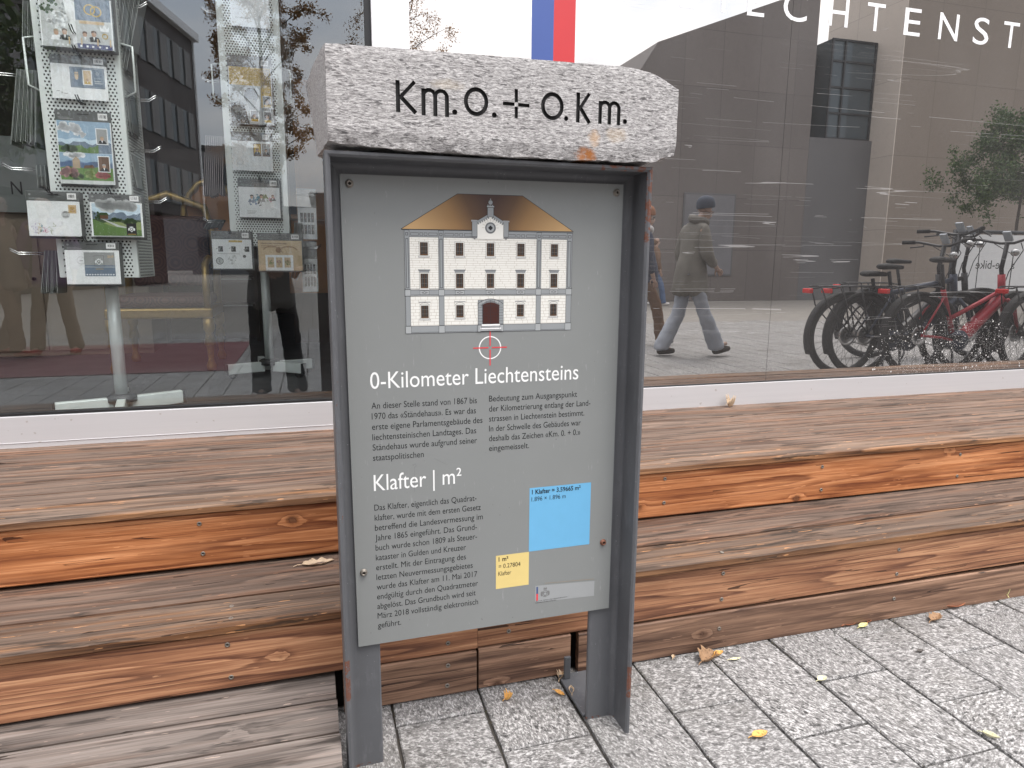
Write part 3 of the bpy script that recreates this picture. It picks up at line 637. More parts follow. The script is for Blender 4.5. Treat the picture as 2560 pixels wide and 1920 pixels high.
def stroke(m, pts, w, y0, y1):
    for a, b in zip(pts, pts[1:]):
        dx, dz = b[0]-a[0], b[1]-a[1]; q = math.hypot(dx, dz); nx, nz = -dz/q*w/2, dx/q*w/2; ex, ez = dx/q*w*.12, dz/q*w*.12
        P4 = [(a[0]+nx-ex, a[1]+nz-ez), (a[0]-nx-ex, a[1]-nz-ez), (b[0]-nx+ex, b[1]-nz+ez), (b[0]+nx+ex, b[1]+nz+ez)]
        k = .8
        cx_, cz_ = sum(p[0] for p in P4)/4, sum(p[1] for p in P4)/4
        inn = [(p[0]-nx*.3*(1 if j in (0, 3) else -1), p[1]-nz*.3*(1 if j in (0, 3) else -1)) for j, p in enumerate(P4)]
        m.add([(p[0], y0, p[1]) for p in P4]+[(p[0], y1, p[1]) for p in inn], [(0, 1, 2, 3), (7, 6, 5, 4), (0, 4, 5, 1), (1, 5, 6, 2), (2, 6, 7, 3), (3, 7, 4, 0)])
def ringcut(m, cx, cz, rx, rz, w, y0, y1, n=40):
    vs = []
    for y, sh in ((y0, 0), (y1, w*.15)):
        for k in range(n):
            a = 2*PI*k/n; vs.append((cx+(rx-sh)*math.cos(a), y, cz+(rz-sh)*math.sin(a)))
        for k in range(n):
            a = 2*PI*k/n; vs.append((cx+(rx-w+sh)*math.cos(a), y, cz+(rz-w+sh)*math.sin(a)))
    fs = []
    for k in range(n):
        l = (k+1) % n
        fs += [(k, l, n+l, n+k), (2*n+k, 3*n+k, 3*n+l, 2*n+l), (k, 2*n+k, 2*n+l, l), (n+k, n+l, 3*n+l, 3*n+k)]
    m.add(vs, fs)
def disccut(m, cx, cz, r, y0, y1, n=16):
    vs = [(cx+r*math.cos(2*PI*k/n), y, cz+r*math.sin(2*PI*k/n)) for y in (y0, y1) for k in range(n)]
    m.add(vs, [tuple(range(n)), tuple(range(2*n-1, n-1, -1))]+[(k, n+k, n+(k+1) % n, (k+1) % n) for k in range(n)])
def inscription(mk, y0, y1, w):
    """letters in the stone's own plane; mk() starts a new solid so that overlapping strokes stay separate"""
    def Kl(x0, z0, x1, z1):
        zm = (z0+z1)/2-.002
        stroke(mk(), [(x0+w/2, z0), (x0+w/2, z1)], w, y0, y1); stroke(mk(), [(x0+w*.9, zm), (x1-w*.5, z1)], w*.85, y0, y1); stroke(mk(), [(x0+w*1.15, zm+.001), (x1-w*.35, z0)], w, y0, y1)
    def ml(x0, z0, x1, z1):
        wd_ = (x1-x0-w)/2; rr_ = wd_/2
        for k in range(3): stroke(mk(), [(x0+w/2+wd_*k, z0), (x0+w/2+wd_*k, z1-(0 if k == 0 else rr_*.8))], w, y0, y1)
        for k in range(2):
            cx_ = x0+w/2+wd_*k+rr_; pts = [(cx_-rr_*math.cos(a), z1-rr_-w*.1+rr_*math.sin(a)) for a in [PI*.12+PI*.88*j/6 for j in range(7)]]
            stroke(mk(), pts, w*.9, y0, y1)
    Kl(.1195, 1.3000, .1560, 1.3492); ml(.1630, 1.2975, .2120, 1.3395); disccut(mk(), .2217, 1.3057, .0046, y0, y1)
    ringcut(mk(), .2600, 1.3255, .0226, .0245, w, y0, y1); disccut(mk(), .2930, 1.3055, .0046, y0, y1)
    for a, b in (((.3095, 1.3265), (.3295, 1.3262)), ((.338, 1.3260), (.3575, 1.3257)), ((.3335, 1.3510), (.3335, 1.3305)), ((.3337, 1.3215), (.3337, 1.3035))): stroke(mk(), [a, b], w*.85, y0, y1)
    ringcut(mk(), .4022, 1.3280, .0224, .0245, w, y0, y1); disccut(mk(), .4293, 1.3086, .0042, y0, y1)
    Kl(.4482, 1.3040, .4780, 1.3543); ml(.4925, 1.3045, .5385, 1.3430); disccut(mk(), .5478, 1.3110, .0043, y0, y1)
M['carved'] = paint('carved', (.018, .017, .017), .8, 0, .5, 120, .3)
cut = []
def mk():
    m = MB(); cut.append(m); return m
inscription(mk, YF-.004, YF+.0055, .0082)
stone.data.materials.append(M['carved'])
big = MB()
for c_ in cut: big.add(c_.v, c_.f, 0)
co = big.build('cutter', M['carved'])
co.location = sign.location; co.rotation_euler = sign.rotation_euler
b2 = bmesh.new(); b2.from_mesh(co.data); bmesh.ops.recalc_face_normals(b2, faces=b2.faces); b2.to_mesh(co.data); b2.free()
bo = stone.modifiers.new('cut', 'BOOLEAN'); bo.operation = 'DIFFERENCE'; bo.object = co; bo.solver = 'EXACT'; bo.use_self = True; bo.material_mode = 'TRANSFER'
dg = bpy.context.evaluated_depsgraph_get(); nm_ = bpy.data.meshes.new_from_object(stone.evaluated_get(dg)); stone.modifiers.clear(); stone.data = nm_
bpy.data.objects.remove(co)
# ------------------------------------------------------------------ shop front: white aluminium frame, two big windows
t = NT('alu_white'); o = t.obj()
f = t.noise(t.map(o, (1.5, 60, 90)), 1, 4, .6); g = t.noise(o, 2.2, 4, .6)
c = t.mix(f, (.50, .49, .498), (.58, .57, .578)); c = t.mix(t.math('MULTIPLY', t.range(g, .45, .7), .3), c, (.52, .5, .51))
dots = t.math('GREATER_THAN', t.noise(o, 55, 1, .4), .76); c = t.mix(t.math('MULTIPLY', dots, .5), c, (.3, .26, .22))
M['alu_white'] = t.done(t.pbr(c, .42, .15, t.bump(f, .05, .0008)))
M['gasket'] = paint('gasket', (.012, .012, .013), .5)
front = thing('shop_facade', 'white aluminium shop front with clear left window and mirror-filmed right window', 'shop front')
XP0, XP1 = .232, .359
# left window sill with a drip lip, right sill plain, post between
m = MB(); prof = [(2.487, .452), (2.487, .5485), (2.5, .5495), (2.56, .5495), (2.56, .38), (2.487, .425), (2.4868, .44), (2.4868, .446)]
m.add([(x, y, z) for x in (-4.5, XP0-.001) for y, z in prof], [(i, (i+1) % 8, (i+1) % 8+8, i+8) for i in range(8)]+[tuple(range(8)), tuple(range(15, 7, -1))]); m.box(-4.5, XP0-.001, 2.4855, 2.489, .4605, .4635)
m.build('sill', M['alu_white'], front, .0012)
MB().box(XP1+.001, 7.5, 2.490, 2.56, .40, .5395).build('sill', M['alu_white'], front, .0012)
M['post_white'] = paint('post_white', (.78, .78, .79), .4, 0, .03, 3)
MB().box(XP0, XP1, 2.484, 2.60, .40, 5.2).build('post', M['post_white'], front, .002)
MB().box(XP0-.022, XP0-.0005, 2.50, 2.56, .55, 5.2).build('gasket', M['gasket'], front)
MB().box(-4.5, XP0-.023, 2.4945, 2.53, .5497, .5575).build('gasket', M['gasket'], front)
MB().box(XP1+.001, 7.5, 2.4985, 2.53, .5397, .5435).build('gasket', M['gasket'], front)
MB().box(-4.5, 7.5, 2.47, 2.62, 5.2, 5.35).build('head_rail', M['alu_white'], front, .003)  # out of view, set extra high so more sky light reaches the card stands
# clear window
t = NT('clear_glass')
def schlick(t):                                             # same from both sides of the pane
    g_ = t.n('ShaderNodeNewGeometry'); d_ = t.n('ShaderNodeVectorMath', operation='DOT_PRODUCT'); t.l(g_.outputs['Incoming'], d_.inputs[0]); t.l(g_.outputs['Normal'], d_.inputs[1])
    return t.math('MULTIPLY', t.math('POWER', t.math('SUBTRACT', 1.0, t.math('ABSOLUTE', d_.outputs['Value']), clamp=True), 5.0), .9)
tr = t.n('ShaderNodeBsdfTransparent'); tr.inputs[0].default_value = (.98, .995, .985, 1); gl = t.n('ShaderNodeBsdfGlossy'); gl.inputs['Roughness'].default_value = 0.0; gl.inputs['Color'].default_value = (.92, .97, 1, 1)
o = t.obj()
mixf = t.math('ADD', schlick(t), .165, clamp=True)
ms = t.n('ShaderNodeMixShader'); t.l(mixf, ms.inputs[0]); t.l(tr.outputs[0], ms.inputs[1]); t.l(gl.outputs[0], ms.inputs[2])
df = t.n('ShaderNodeBsdfDiffuse'); df.inputs[0].default_value = (.6, .6, .58, 1)
dust = t.math('MULTIPLY', t.range(t.noise(t.map(o, (2, 2, .7)), 3, 5, .65), .4, .8), .018)
m2 = t.n('ShaderNodeMixShader'); t.l(dust, m2.inputs[0]); t.l(ms.outputs[0], m2.inputs[1]); t.l(df.outputs[0], m2.inputs[2])
M['clear_glass'] = t.done(m2.outputs[0])
t = NT('glass_back'); tr = t.n('ShaderNodeBsdfTransparent'); tr.inputs[0].default_value = (.99, 1, .995, 1); M['glass_back'] = t.done(tr.outputs[0])
def pane(x0, x1, z0, z1, y, mf, mbk, name, parent):
    m = MB(); m.add([(x0, y, z0), (x1, y, z0), (x1, y, z1), (x0, y, z1)], [(0, 1, 2, 3)], 0)
    yb = y+.008
    m.add([(x0, y, z0), (x1, y, z0), (x1, y, z1), (x0, y, z1), (x0, yb, z0), (x1, yb, z0), (x1, yb, z1), (x0, yb, z1)], [(4, 7, 6, 5), (0, 4, 5, 1), (1, 5, 6, 2), (2, 6, 7, 3), (3, 7, 4, 0)], 1)
    return m.build(name, [mf, mbk], parent)
gl_left = pane(-4.5, XP0-.023, .5577, 5.2, YG, M['clear_glass'], M['glass_back'], 'window_glass', front)
gl_left['label'] = 'clear glass of the left window'
# window with a dark mirror film behind it: scratched and spattered
t = NT('film_glass'); o = t.obj()
x, y, z = t.sep(o)[:3]
def streaks(sx, sz, thr, loc, rot=0):
    v = t.map(o, (sx, 1, sz), loc, (0, rot, 0)); n_ = t.noise(v, 1, 2, .5)
    return t.math('MULTIPLY', t.math('GREATER_THAN', t.math('SUBTRACT', .012, t.math('ABSOLUTE', t.math('SUBTRACT', n_, .5))), 0.0), 1.0)
patch = t.range(t.noise(t.map(o, (1.2, 1, 3)), 1.6, 3, .6), .45, .62)
def scr(sx, sz, loc, rot, w, pl):
    v = t.map(o, (sx, 1, sz), loc, (0, rot, 0)); n_ = t.noise(v, 1, .4, .4)
    ln = t.math('LESS_THAN', t.math('ABSOLUTE', t.math('SUBTRACT', n_, .5)), w)
    g_ = t.math('GREATER_THAN', t.noise(t.map(o, (3, 1, 9), pl), 1, 2, .5), .56)
    return t.math('MULTIPLY', ln, g_)
s_ = t.math('MAXIMUM', scr(.22, 20, (0, 0, 0), .02, .0022, (0, 0, 0)), scr(.3, 30, (3, 0, 5), -.05, .0026, (4, 0, 2)))
s_ = t.math('MAXIMUM', s_, scr(.3, 9, (1, 0, 9), .5, .0012, (7, 0, 5)))
s_ = t.math('MAXIMUM', s_, scr(.35, 34, (8, 0, 1), .09, .0026, (2, 0, 8)))
s_ = t.math('MULTIPLY', s_, t.range(z, 2.15, 1.75))
s_ = t.math('MULTIPLY', s_, t.range(z, .62, .8))
vd = t.vor(t.map(o, (1, 1, 1)), 75, out='Distance'); vc = t.sep(t.vor(t.map(o, (1, 1, 1)), 75, out='Color'))[0]
reg = t.math('ADD', t.math('POWER', t.math('DIVIDE', t.math('SUBTRACT', x, 2.94), .42), 2.0), t.math('POWER', t.math('DIVIDE', t.math('SUBTRACT', z, .64), .14), 2.0))
dens = t.range(reg, 0, 1.6, .85, 0)
sp_ = t.math('LESS_THAN', vd, t.math('MULTIPLY', vc, .33)); sp_ = t.math('MULTIPLY', sp_, t.math('LESS_THAN', t.sep(t.vor(t.map(o, (1, 1, 1)), 75, out='Color'))[1], dens))
vd2 = t.vor(t.map(o, (1, 1, 1), (2, 0, 3)), 190, out='Distance'); c2_ = t.sep(t.vor(t.map(o, (1, 1, 1), (2, 0, 3)), 190, out='Color'))[1]
sp2 = t.math('MULTIPLY', t.math('LESS_THAN', vd2, .2), t.math('LESS_THAN', c2_, t.math('MULTIPLY', dens, .5)))
run = t.math('MULTIPLY', t.math('GREATER_THAN', t.noise(t.map(o, (30, 1, 1.2)), 1, 2, .6), .68), t.math('GREATER_THAN', dens, .22))
mark = t.math('MAXIMUM', t.math('MULTIPLY', s_, .3), t.math('MAXIMUM', t.math('MAXIMUM', sp_, sp2), t.math('MULTIPLY', run, .35)))
haze_ = t.math('ADD', .012, t.math('MULTIPLY', t.range(t.noise(t.map(o, (1, 1, .5)), 2.5, 5, .6), .4, .75), .035))
mark = t.math('MAXIMUM', mark, haze_)
dk = t.n('ShaderNodeBsdfDiffuse'); dk.inputs[0].default_value = (.026, .025, .025, 1)
gl = t.n('ShaderNodeBsdfGlossy'); gl.inputs['Roughness'].default_value = 0.004; gl.inputs['Color'].default_value = (1, .98, .955, 1)
ms = t.n('ShaderNodeMixShader'); t.l(t.math('ADD', schlick(t), .50, clamp=True), ms.inputs[0]); t.l(dk.outputs[0], ms.inputs[1]); t.l(gl.outputs[0], ms.inputs[2])
wt = t.n('ShaderNodeBsdfDiffuse'); wt.inputs[0].default_value = (.62, .61, .6, 1)
m2 = t.n('ShaderNodeMixShader'); t.l(mark, m2.inputs[0]); t.l(ms.outputs[0], m2.inputs[1]); t.l(wt.outputs[0], m2.inputs[2])
M['film_glass'] = t.done(m2.outputs[0])
XS = 1.9005
for a, b in ((XP1+.001, XS-.0007), (XS+.0007, 7.5)):
    p_ = pane(a, b, .5437, 5.2, YG, M['film_glass'], M['gasket'], 'window_glass', front); p_['label'] = 'mirror-filmed glass of the right window'
M['vinyl_white'] = paint('vinyl_white', (.86, .86, .86), .35, 0, .03)
h = Flat((0, YG-.0004, 0), (1, 0, 0), (0, 0, 1), 1, .0002)
CAPL = .107; zL = 2.0115
for ch_, xa, xb in (('L', 1.395, 1.455), ('I', 1.575, 1.59), ('E', 1.690, 1.768), ('C', 1.855, 1.968), ('H', 2.075, 2.17), ('T', 2.263, 2.354), ('E', 2.458, 2.545), ('N', 2.645, 2.752), ('S', 2.838, 2.926), ('T', 3.008, 3.10), ('E', 3.21, 3.295), ('I', 3.40, 3.415), ('N', 3.52, 3.63)):
    h = Flat((0, YG-.0004, 0), (1, 0, 0), (0, 0, 1), 1, .0002); h.text(ch_, xa, zL, CAPL, 0, xb-xa, 1).build('letter', M['vinyl_white'], front)
M['vinyl_blue'] = paint('vinyl_blue', (.055, .10, .32), .35, 0, .05); M['vinyl_red'] = paint('vinyl_red', (.55, .035, .04), .35, 0, .05)
h = Flat((0, YG-.0004, 0), (1, 0, 0), (0, 0, 1), 1, .0003)
h.rect(.795, 1.2, .976, 5.2, 0, 1); h.rect(.802, 1.2, .886, 5.2, 1, 2); h.rect(.886, 1.2, .970, 5.2, 2, 2)
h.build('flag_stripe', [M['vinyl_white'], M['vinyl_blue'], M['vinyl_red']], front)
# ------------------------------------------------------------------ the building round the windows
M['render_grey'] = paint('render_grey', (.42, .41, .40), .85, 0, .1, 3, .2)
bw = thing('shop_building', 'grey rendered building that holds the shop windows', 'building')
MB().box(-9, 12, 2.47, 2.85, 5.35, 8.5).build('upper_wall', M['render_grey'], bw)
MB().box(-9, -4.5, 2.47, 2.85, 0, 5.349).build('side_wall', M['render_grey'], bw)
MB().box(7.5, 12, 2.47, 2.85, 0, 5.349).build('side_wall', M['render_grey'], bw)
# ------------------------------------------------------------------ shop interior
FZ = .36
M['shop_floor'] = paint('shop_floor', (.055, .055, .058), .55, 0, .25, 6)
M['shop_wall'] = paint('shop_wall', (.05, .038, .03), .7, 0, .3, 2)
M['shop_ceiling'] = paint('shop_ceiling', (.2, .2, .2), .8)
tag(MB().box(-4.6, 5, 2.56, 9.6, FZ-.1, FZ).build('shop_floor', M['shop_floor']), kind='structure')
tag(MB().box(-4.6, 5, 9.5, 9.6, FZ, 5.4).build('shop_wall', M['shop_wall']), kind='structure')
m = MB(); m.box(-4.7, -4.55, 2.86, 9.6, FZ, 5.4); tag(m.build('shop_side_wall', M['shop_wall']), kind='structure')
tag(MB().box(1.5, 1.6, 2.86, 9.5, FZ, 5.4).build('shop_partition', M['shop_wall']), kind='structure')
tag(MB().box(-4.6, 5, 2.86, 9.6, 5.37, 5.5).build('shop_ceiling', M['shop_ceiling']), kind='structure')  # unseen, raised along with the window head to let more sky light in

# card stands ------------------------------------------------------
def perforated(name):
    t = NT(name); o = t.obj(); x, y, z = t.sep(o)[:3]; P_ = .0145
    def cell(off):
        u = t.math('SUBTRACT', t.math('FRACT', t.math('ADD', t.math('DIVIDE', x, P_), off)), .5)
        w = t.math('MULTIPLY', t.math('SUBTRACT', t.math('FRACT', t.math('ADD', t.math('DIVIDE', z, P_*1.732), off)), .5), 1.732)
        return t.math('ADD', t.math('MULTIPLY', u, u), t.math('MULTIPLY', w, w))
    d_ = t.math('MINIMUM', cell(0.0), cell(.5))
    hole = t.math('LESS_THAN', d_, .27*.27)
    ex = t.math('LESS_THAN', t.math('ABSOLUTE', x), .125)
    hole = t.math('MULTIPLY', hole, ex)
    c = t.mix(hole, (.74, .78, .765), (.012, .012, .012))
    return t.done(t.pbr(c, t.math('ADD', .4, t.math('MULTIPLY', hole, .5)), .25))
M['perforated'] = perforated('perforated')
M['stand_grey'] = paint('stand_grey', (.72, .77, .75), .4, .3, .06)
M['chrome'] = paint('chrome', (.75, .75, .75), .15, 1, .05)
M['castor'] = paint('castor', (.012, .012, .013), .5)
def tilt_hook(parent, p, ln=.09, side=0, black=False):
    """wire hook that sticks out of the stand and turns up at the tip"""
    m = MB(); p = Vector(p)
    dv = Vector((0, -1, 0)) if side == 0 else Vector((side, -.08, 0)).normalized()
    r = .0022
    for o_ in (-.004, .004):
        off = Vector((o_, 0, 0)) if side == 0 else Vector((0, 0, o_))
        m.tube([p+off, p+off+dv*ln, p+off+dv*(ln+.03)+Vector((0, 0, .018))], r, 6)
    return m.build('hook', M['gasket' if black else 'chrome'], parent)
def card_stand(label, cx, cy, rot, zb, zt, w=.34, ang=(0.45, 1.75, 3.45, 4.9), hub=.44):
    s = thing('card_stand', label, 'card stand', (cx, cy, 0), 0, 'revolving card stands in the left window')
    m = MB(); m.lathe([(.0255, hub+.02), (.0255, zb+.02)], n=20); m.build('post', M['stand_grey'], s)
    m = MB(); m.lathe([(.06, hub-.012), (.06, hub+.012), (.045, hub+.022), (.0, hub+.022)], n=20); m.build('hub', M['castor'], s)
    for a in ang:
        dx, dy = math.cos(a), math.sin(a); L_ = .25
        lg = MB(); lg.obox((dx*.035, dy*.035, hub-.022), (dx*L_, dy*L_, hub-.022), .035, .058); lg = lg.build('leg', M['stand_grey'], s, .003)
        e_ = MB(); e_.obox((dx*(L_+.0005), dy*(L_+.0005), hub-.022), (dx*(L_+.012), dy*(L_+.012), hub-.022), .038, .062); e_.build('end_cap', M['castor'], lg)
        wv = Vector((dx*(L_-.03), dy*(L_-.03), FZ+.0255)); e_ = MB(); e_.lathe([(.0, -.011), (.022, -.011), (.025, -.006), (.025, .006), (.022, .011), (0, .011)], wv, (-dy, dx, 0), 16); e_.build('castor', M['castor'], lg)
    hw = w/2
    zm = (zb+zt)/2; hh = (zt-zb)/2; fr = s
    def up(o): o.location.z += zm; return o
    up(MB().box(-hw, hw, -hw-.004, -hw+.004, -hh, hh).build('front_panel', M['perforated'], fr, .002))
    for sx in (-1, 1):
        p_ = MB().box(-hw+.006, hw-.006, -.004, .004, -hh, hh).build('side_panel', M['perforated'], fr); p_.rotation_euler = (0, 0, sx*PI/2); p_.location = (sx*(hw-.004), .0, zm)
    p_ = MB().box(-hw, hw, -.004, .004, -hh, hh).build('back_panel', M['perforated'], fr); p_.location = (0, hw, zm)
    for sx in (-1, 1):
        for zz in (-.12, .62):
            hx = sx*(hw+.002); m = MB(); m.tube([(hx, -hw+.03, zz+.15), (hx+sx*.04, -hw+.02, zz+.14), (hx+sx*.04, -hw+.02, zz-.03), (hx, -hw+.03, zz-.05)], .0045, 8); up(m.build('handle', M['stand_grey'], fr))
    return s, fr
s1, d1 = card_stand('grey perforated revolving card stand nearest the left edge of the window', at(207, 300, 3.157).x, 3.33, 0, .975, 2.75, .29)
s2, d2 = card_stand('grey perforated revolving card stand farther inside beside the granite block', -.262, 4.33, 0, 1.13, 3.0, .318, ang=(.2, 1.85, 3.55, 5.6))
Y1 = 3.33-.145-.016; Y2 = 4.33-.159-.016
M['card_header'] = paint('card_header', (.10, .105, .105), .45, 0, .1)
M['card_white'] = paint('card_white', (.88, .90, .91), .3, 0, .04)
M['label_white'] = paint('label_white', (.80, .80, .80), .4, 0, .03)
AC = {k: paint('art_'+k, c, .35, 0, .18, 90) for k, c in dict(sky=(.30, .43, .56), skyl=(.55, .68, .78), cloud=(.78, .80, .82), hill=(.10, .17, .24), green=(.10, .19, .04), lgreen=(.25, .31, .11), dgreen=(.035, .07, .02), tan=(.35, .27, .18), rose=(.36, .20, .19), red=(.36, .10, .09), navy=(.05, .06, .17), steel=(.15, .20, .27), gold=(.52, .36, .07), mustard=(.58, .38, .04), black=(.012, .012, .013), grey=(.30, .31, .31), lgrey=(.52, .54, .54), white=(.80, .82, .83), sepia=(.60, .45, .27), dsepia=(.30, .18, .09), teal=(.05, .25, .36), pink=(.6, .18, .3), lilac=(.42, .34, .55), skin=(.5, .32, .22), violet=(.16, .06, .28), orange=(.3, .11, .03), blue=(.12, .19, .34), brown=(.12, .06, .03)).items()}
AK = list(AC); ai = {k: i for i, k in enumerate(AK)}; AM = [AC[k] for k in AK]
def card(px, Y, name, label, cat, art, hdr=.26, thick=.006, group='stamp cards hung on the stands', lbl=True):
    """px: four photo corners TL TR BR BL of the whole card at depth Y; art(flat) draws on a unit-wide picture"""
    P = [at(a, b, Y) for a, b in px]
    x0 = (P[0].x+P[3].x)/2; x1 = (P[1].x+P[2].x)/2; z1 = (P[0].z+P[1].z)/2; z0 = (P[2].z+P[3].z)/2
    w, hgt = x1-x0, z1-z0
    c = thing(name, label, cat, (x0, Y, z0), 0, group)
    tilt = .05
    c.rotation_euler = (-.06, 0, (RND.random()-.5)*.08)
    zh = hgt*(1-hdr)
    if hdr > 0:
        m = MB(); m.box(0, w, .0005, .0035, zh-.01, hgt); hd = m.build('header_card', M['card_header'], c, .001)
        if lbl:
            f_ = Flat((0, .0004, 0), (1, 0, 0), (0, 0, 1), 1, .0001); lw_, lh_ = w*.17, min(hgt*hdr*.62, w*.13)
            lx, lz = w*.76, zh+hgt*hdr*.22
            f_.rect(lx, lz, lx+lw_, lz+lh_, 0, 1)
            xx = lx+lw_*.14
            for k in range(9):
                b_ = lw_*.04*RND.choice((.6, 1, 1.5)); f_.rect(xx, lz+lh_*.28, xx+b_, lz+lh_*.78, 1, 2); xx += lw_*.082
            f_.build('price_label', [M['label_white'], AC['black']], hd)
            f_ = Flat((0, .0004, 0), (1, 0, 0), (0, 0, 1), 1, .0001); f_.disc(w*.07, hgt-hgt*hdr*.35, w*.022, 0, 1, 12); f_.rect(w*.05, zh+hgt*hdr*.18, w*.32, zh+hgt*hdr*.23, 0, 1); f_.rect(w*.05, zh+hgt*hdr*.30, w*.26, zh+hgt*hdr*.34, 0, 1); f_.build('small_print', AC['grey'], hd)
            f_ = MB(); f_.box(w*.40, w*.60, -.0006, .0004, zh+hgt*hdr*.62, zh+hgt*hdr*.72); f_.build('hang_slot', AC['black'], hd)
    MB().box(w*.012, w*.988, -.0035, .0005, 0, zh-.0005).build('picture_card', M['card_white'], c, .0006)
    f_ = Flat((w*.03, -.0036, .0), (1, 0, 0), (0, 0, 1), w*.94, .00025); f_.rect(0, 0, 1, zh/(w*.94), ai['white'], 0); art(f_, zh/(w*.94)); f_.build('printed_picture', AM, c)
    # clear sleeve
    m = MB(); m.box(-w*.012, w*1.012, -.0056, -.0054, -.006, hgt*.985); m.build('clear_sleeve', M['sleeve'], c)
    # the cards hung behind it
    if thick > .01:
        m = MB()
        for k in range(6): m.box(w*.004*k, w+w*.006*k, .004+k*.003, .0052+k*.003, -.004*((k*7) % 3), hgt-.002*((k*5) % 4))
        m.build('card_pack', M['card_header'], c)
    return c
t = NT('sleeve'); tr = t.n('ShaderNodeBsdfTransparent'); gl = t.n('ShaderNodeBsdfGlossy'); gl.inputs['Roughness'].default_value = .12; o = t.obj()
t.val(gl.inputs['Color'], (1, 1, 1, 1))
gl_n = t.bump(t.noise(t.map(o, (2, 1, 1)), 7, 3, .6), .6, .01); t.l(gl_n, gl.inputs['Normal'])
ms = t.n('ShaderNodeMixShader'); ms.inputs[0].default_value = .05; t.l(tr.outputs[0], ms.inputs[1]); t.l(gl.outputs[0], ms.inputs[2]); M['sleeve'] = t.done(ms.outputs[0])
def blob(f, rng, x, y, r, n, c, l, sq=1):
    for _ in range(n):
        a, q = rng.random()*6.28, rng.random()**.5*r; f.disc(x+math.cos(a)*q, y+math.sin(a)*q*sq, r*rng.uniform(.12, .3), ai[c], l, 9)
def hills(f, rng, x0, x1, y0, ya, amp, c, l, n=14, ph=None):
    ph = rng.random()*6 if ph is None else ph
    f.poly([(x0, y0)]+[(x0+(x1-x0)*k/n, ya+amp*(math.sin(ph+k*.9)*.6+math.sin(ph*2+k*2.1)*.4)) for k in range(n+1)]+[(x1, y0)], ai[c], l)
def bust(f, x, y, s, l, hair='brown', coat='black'):
    f.poly([(x-s*.5, y), (x+s*.5, y), (x+s*.38, y+s*.36), (x+s*.12, y+s*.46), (x-s*.12, y+s*.46), (x-s*.38, y+s*.36)], ai[coat], l)
    f.poly([(x-s*.1, y+s*.46), (x+s*.1, y+s*.46), (x, y+s*.1)], ai['white'], l+1)
    f.disc(x, y+s*.68, s*.2, ai['skin'], l+1, 14, s*.26); f.poly([(x-s*.22, y+s*.72), (x-s*.2, y+s*.92), (x, y+s*1.0), (x+s*.2, y+s*.92), (x+s*.22, y+s*.72), (x, y+s*.84)], ai[hair], l+2)
def a_wedding(f, H_):
    r = random.Random(1)
    f.rect(0, 0, .49, H_, ai['lgrey'], 1); blob(f, r, .12, H_*.8, .12, 22, 'dgreen', 2); blob(f, r, .25, H_*.5, .14, 40, 'white', 3); blob(f, r, .38, H_*.75, .1, 20, 'grey', 2)
    f.poly([(.32, H_), (.49, H_*.9), (.49, H_*.1), (.44, H_*.05)], ai['white'], 3)
    bust(f, .2, .1, .17, 4, 'tan', 'white'); bust(f, .32, .11, .18, 4, 'brown', 'black')
    f.rect(.49, 0, 1, H_, ai['lgrey'], 1); f.rect(.49, H_*.56, 1, H_, ai['steel'], 2)
    f.ring(.70, H_*.78, .065, .085, ai['gold'], 3, 24); f.ring(.79, H_*.75, .065, .085, ai['gold'], 3, 24)
    f.rect(.54, H_*.49, .9, H_*.55, ai['sepia'], 3); bust(f, .61, .11, .16, 4, 'brown', 'lgrey'); bust(f, .74, .11, .18, 4, 'brown', 'black'); f.poly([(.84, H_*.36), (.96, H_*.36), (.97, H_*.47), (.935, H_*.42), (.9, H_*.5), (.865, H_*.42), (.83, H_*.47)], ai['white'], 4); f.ring(.9, H_*.27, .03, .045, ai['gold'], 4, 16)
    f.rect(.49, 0, 1, .075, ai['navy'], 5)
    for x in (.38, .555, .79, .975): f.rect(x-.01, .05, x+.01, .16, ai['sepia'], 6)
    for x in (.2, .27, .34, .53, .62, .7, .8, .9): f.rect(x, .02, x+.03, .05, ai['white'], 6)
def a_coatcard(f, H_):
    f.rect(.33, H_*.34, .97, H_*.93, ai['steel'], 1); f.frame(.35, H_*.37, .95, H_*.9, .004, ai['lgrey'], 2)
    f.rect(.56, H_*.43, .74, H_*.86, ai['white'], 2); f.rect(.58, H_*.45, .72, H_*.84, ai['sepia'], 3); bust(f, .65, H_*.46, .11, 4, 'tan', 'gold')
    f.poly([(.41, H_*.72), (.49, H_*.72), (.48, H_*.6), (.45, H_*.55), (.42, H_*.6)], ai['sepia'], 3); f.poly([(.41, H_*.74), (.43, H_*.8), (.45, H_*.77), (.47, H_*.8), (.49, H_*.74)], ai['sepia'], 3)
    f.text('PHILCOIN STORE', .78, H_*.62, .018, ai['lgrey'], .15, 3); f.rect(.78, H_*.54, .9, H_*.56, ai['lgrey'], 3); f.rect(.78, H_*.48, .93, H_*.5, ai['lgrey'], 3)
    f.ring(.84, H_*.77, .02, .028, ai['lgrey'], 3, 16); f.rect(.06, H_*.2, .12, H_*.22, ai['grey'], 1); f.rect(.2, H_*.14, .26, H_*.16, ai['grey'], 1); f.disc(.16, H_*.17, .02, ai['lgrey'], 1, 10)
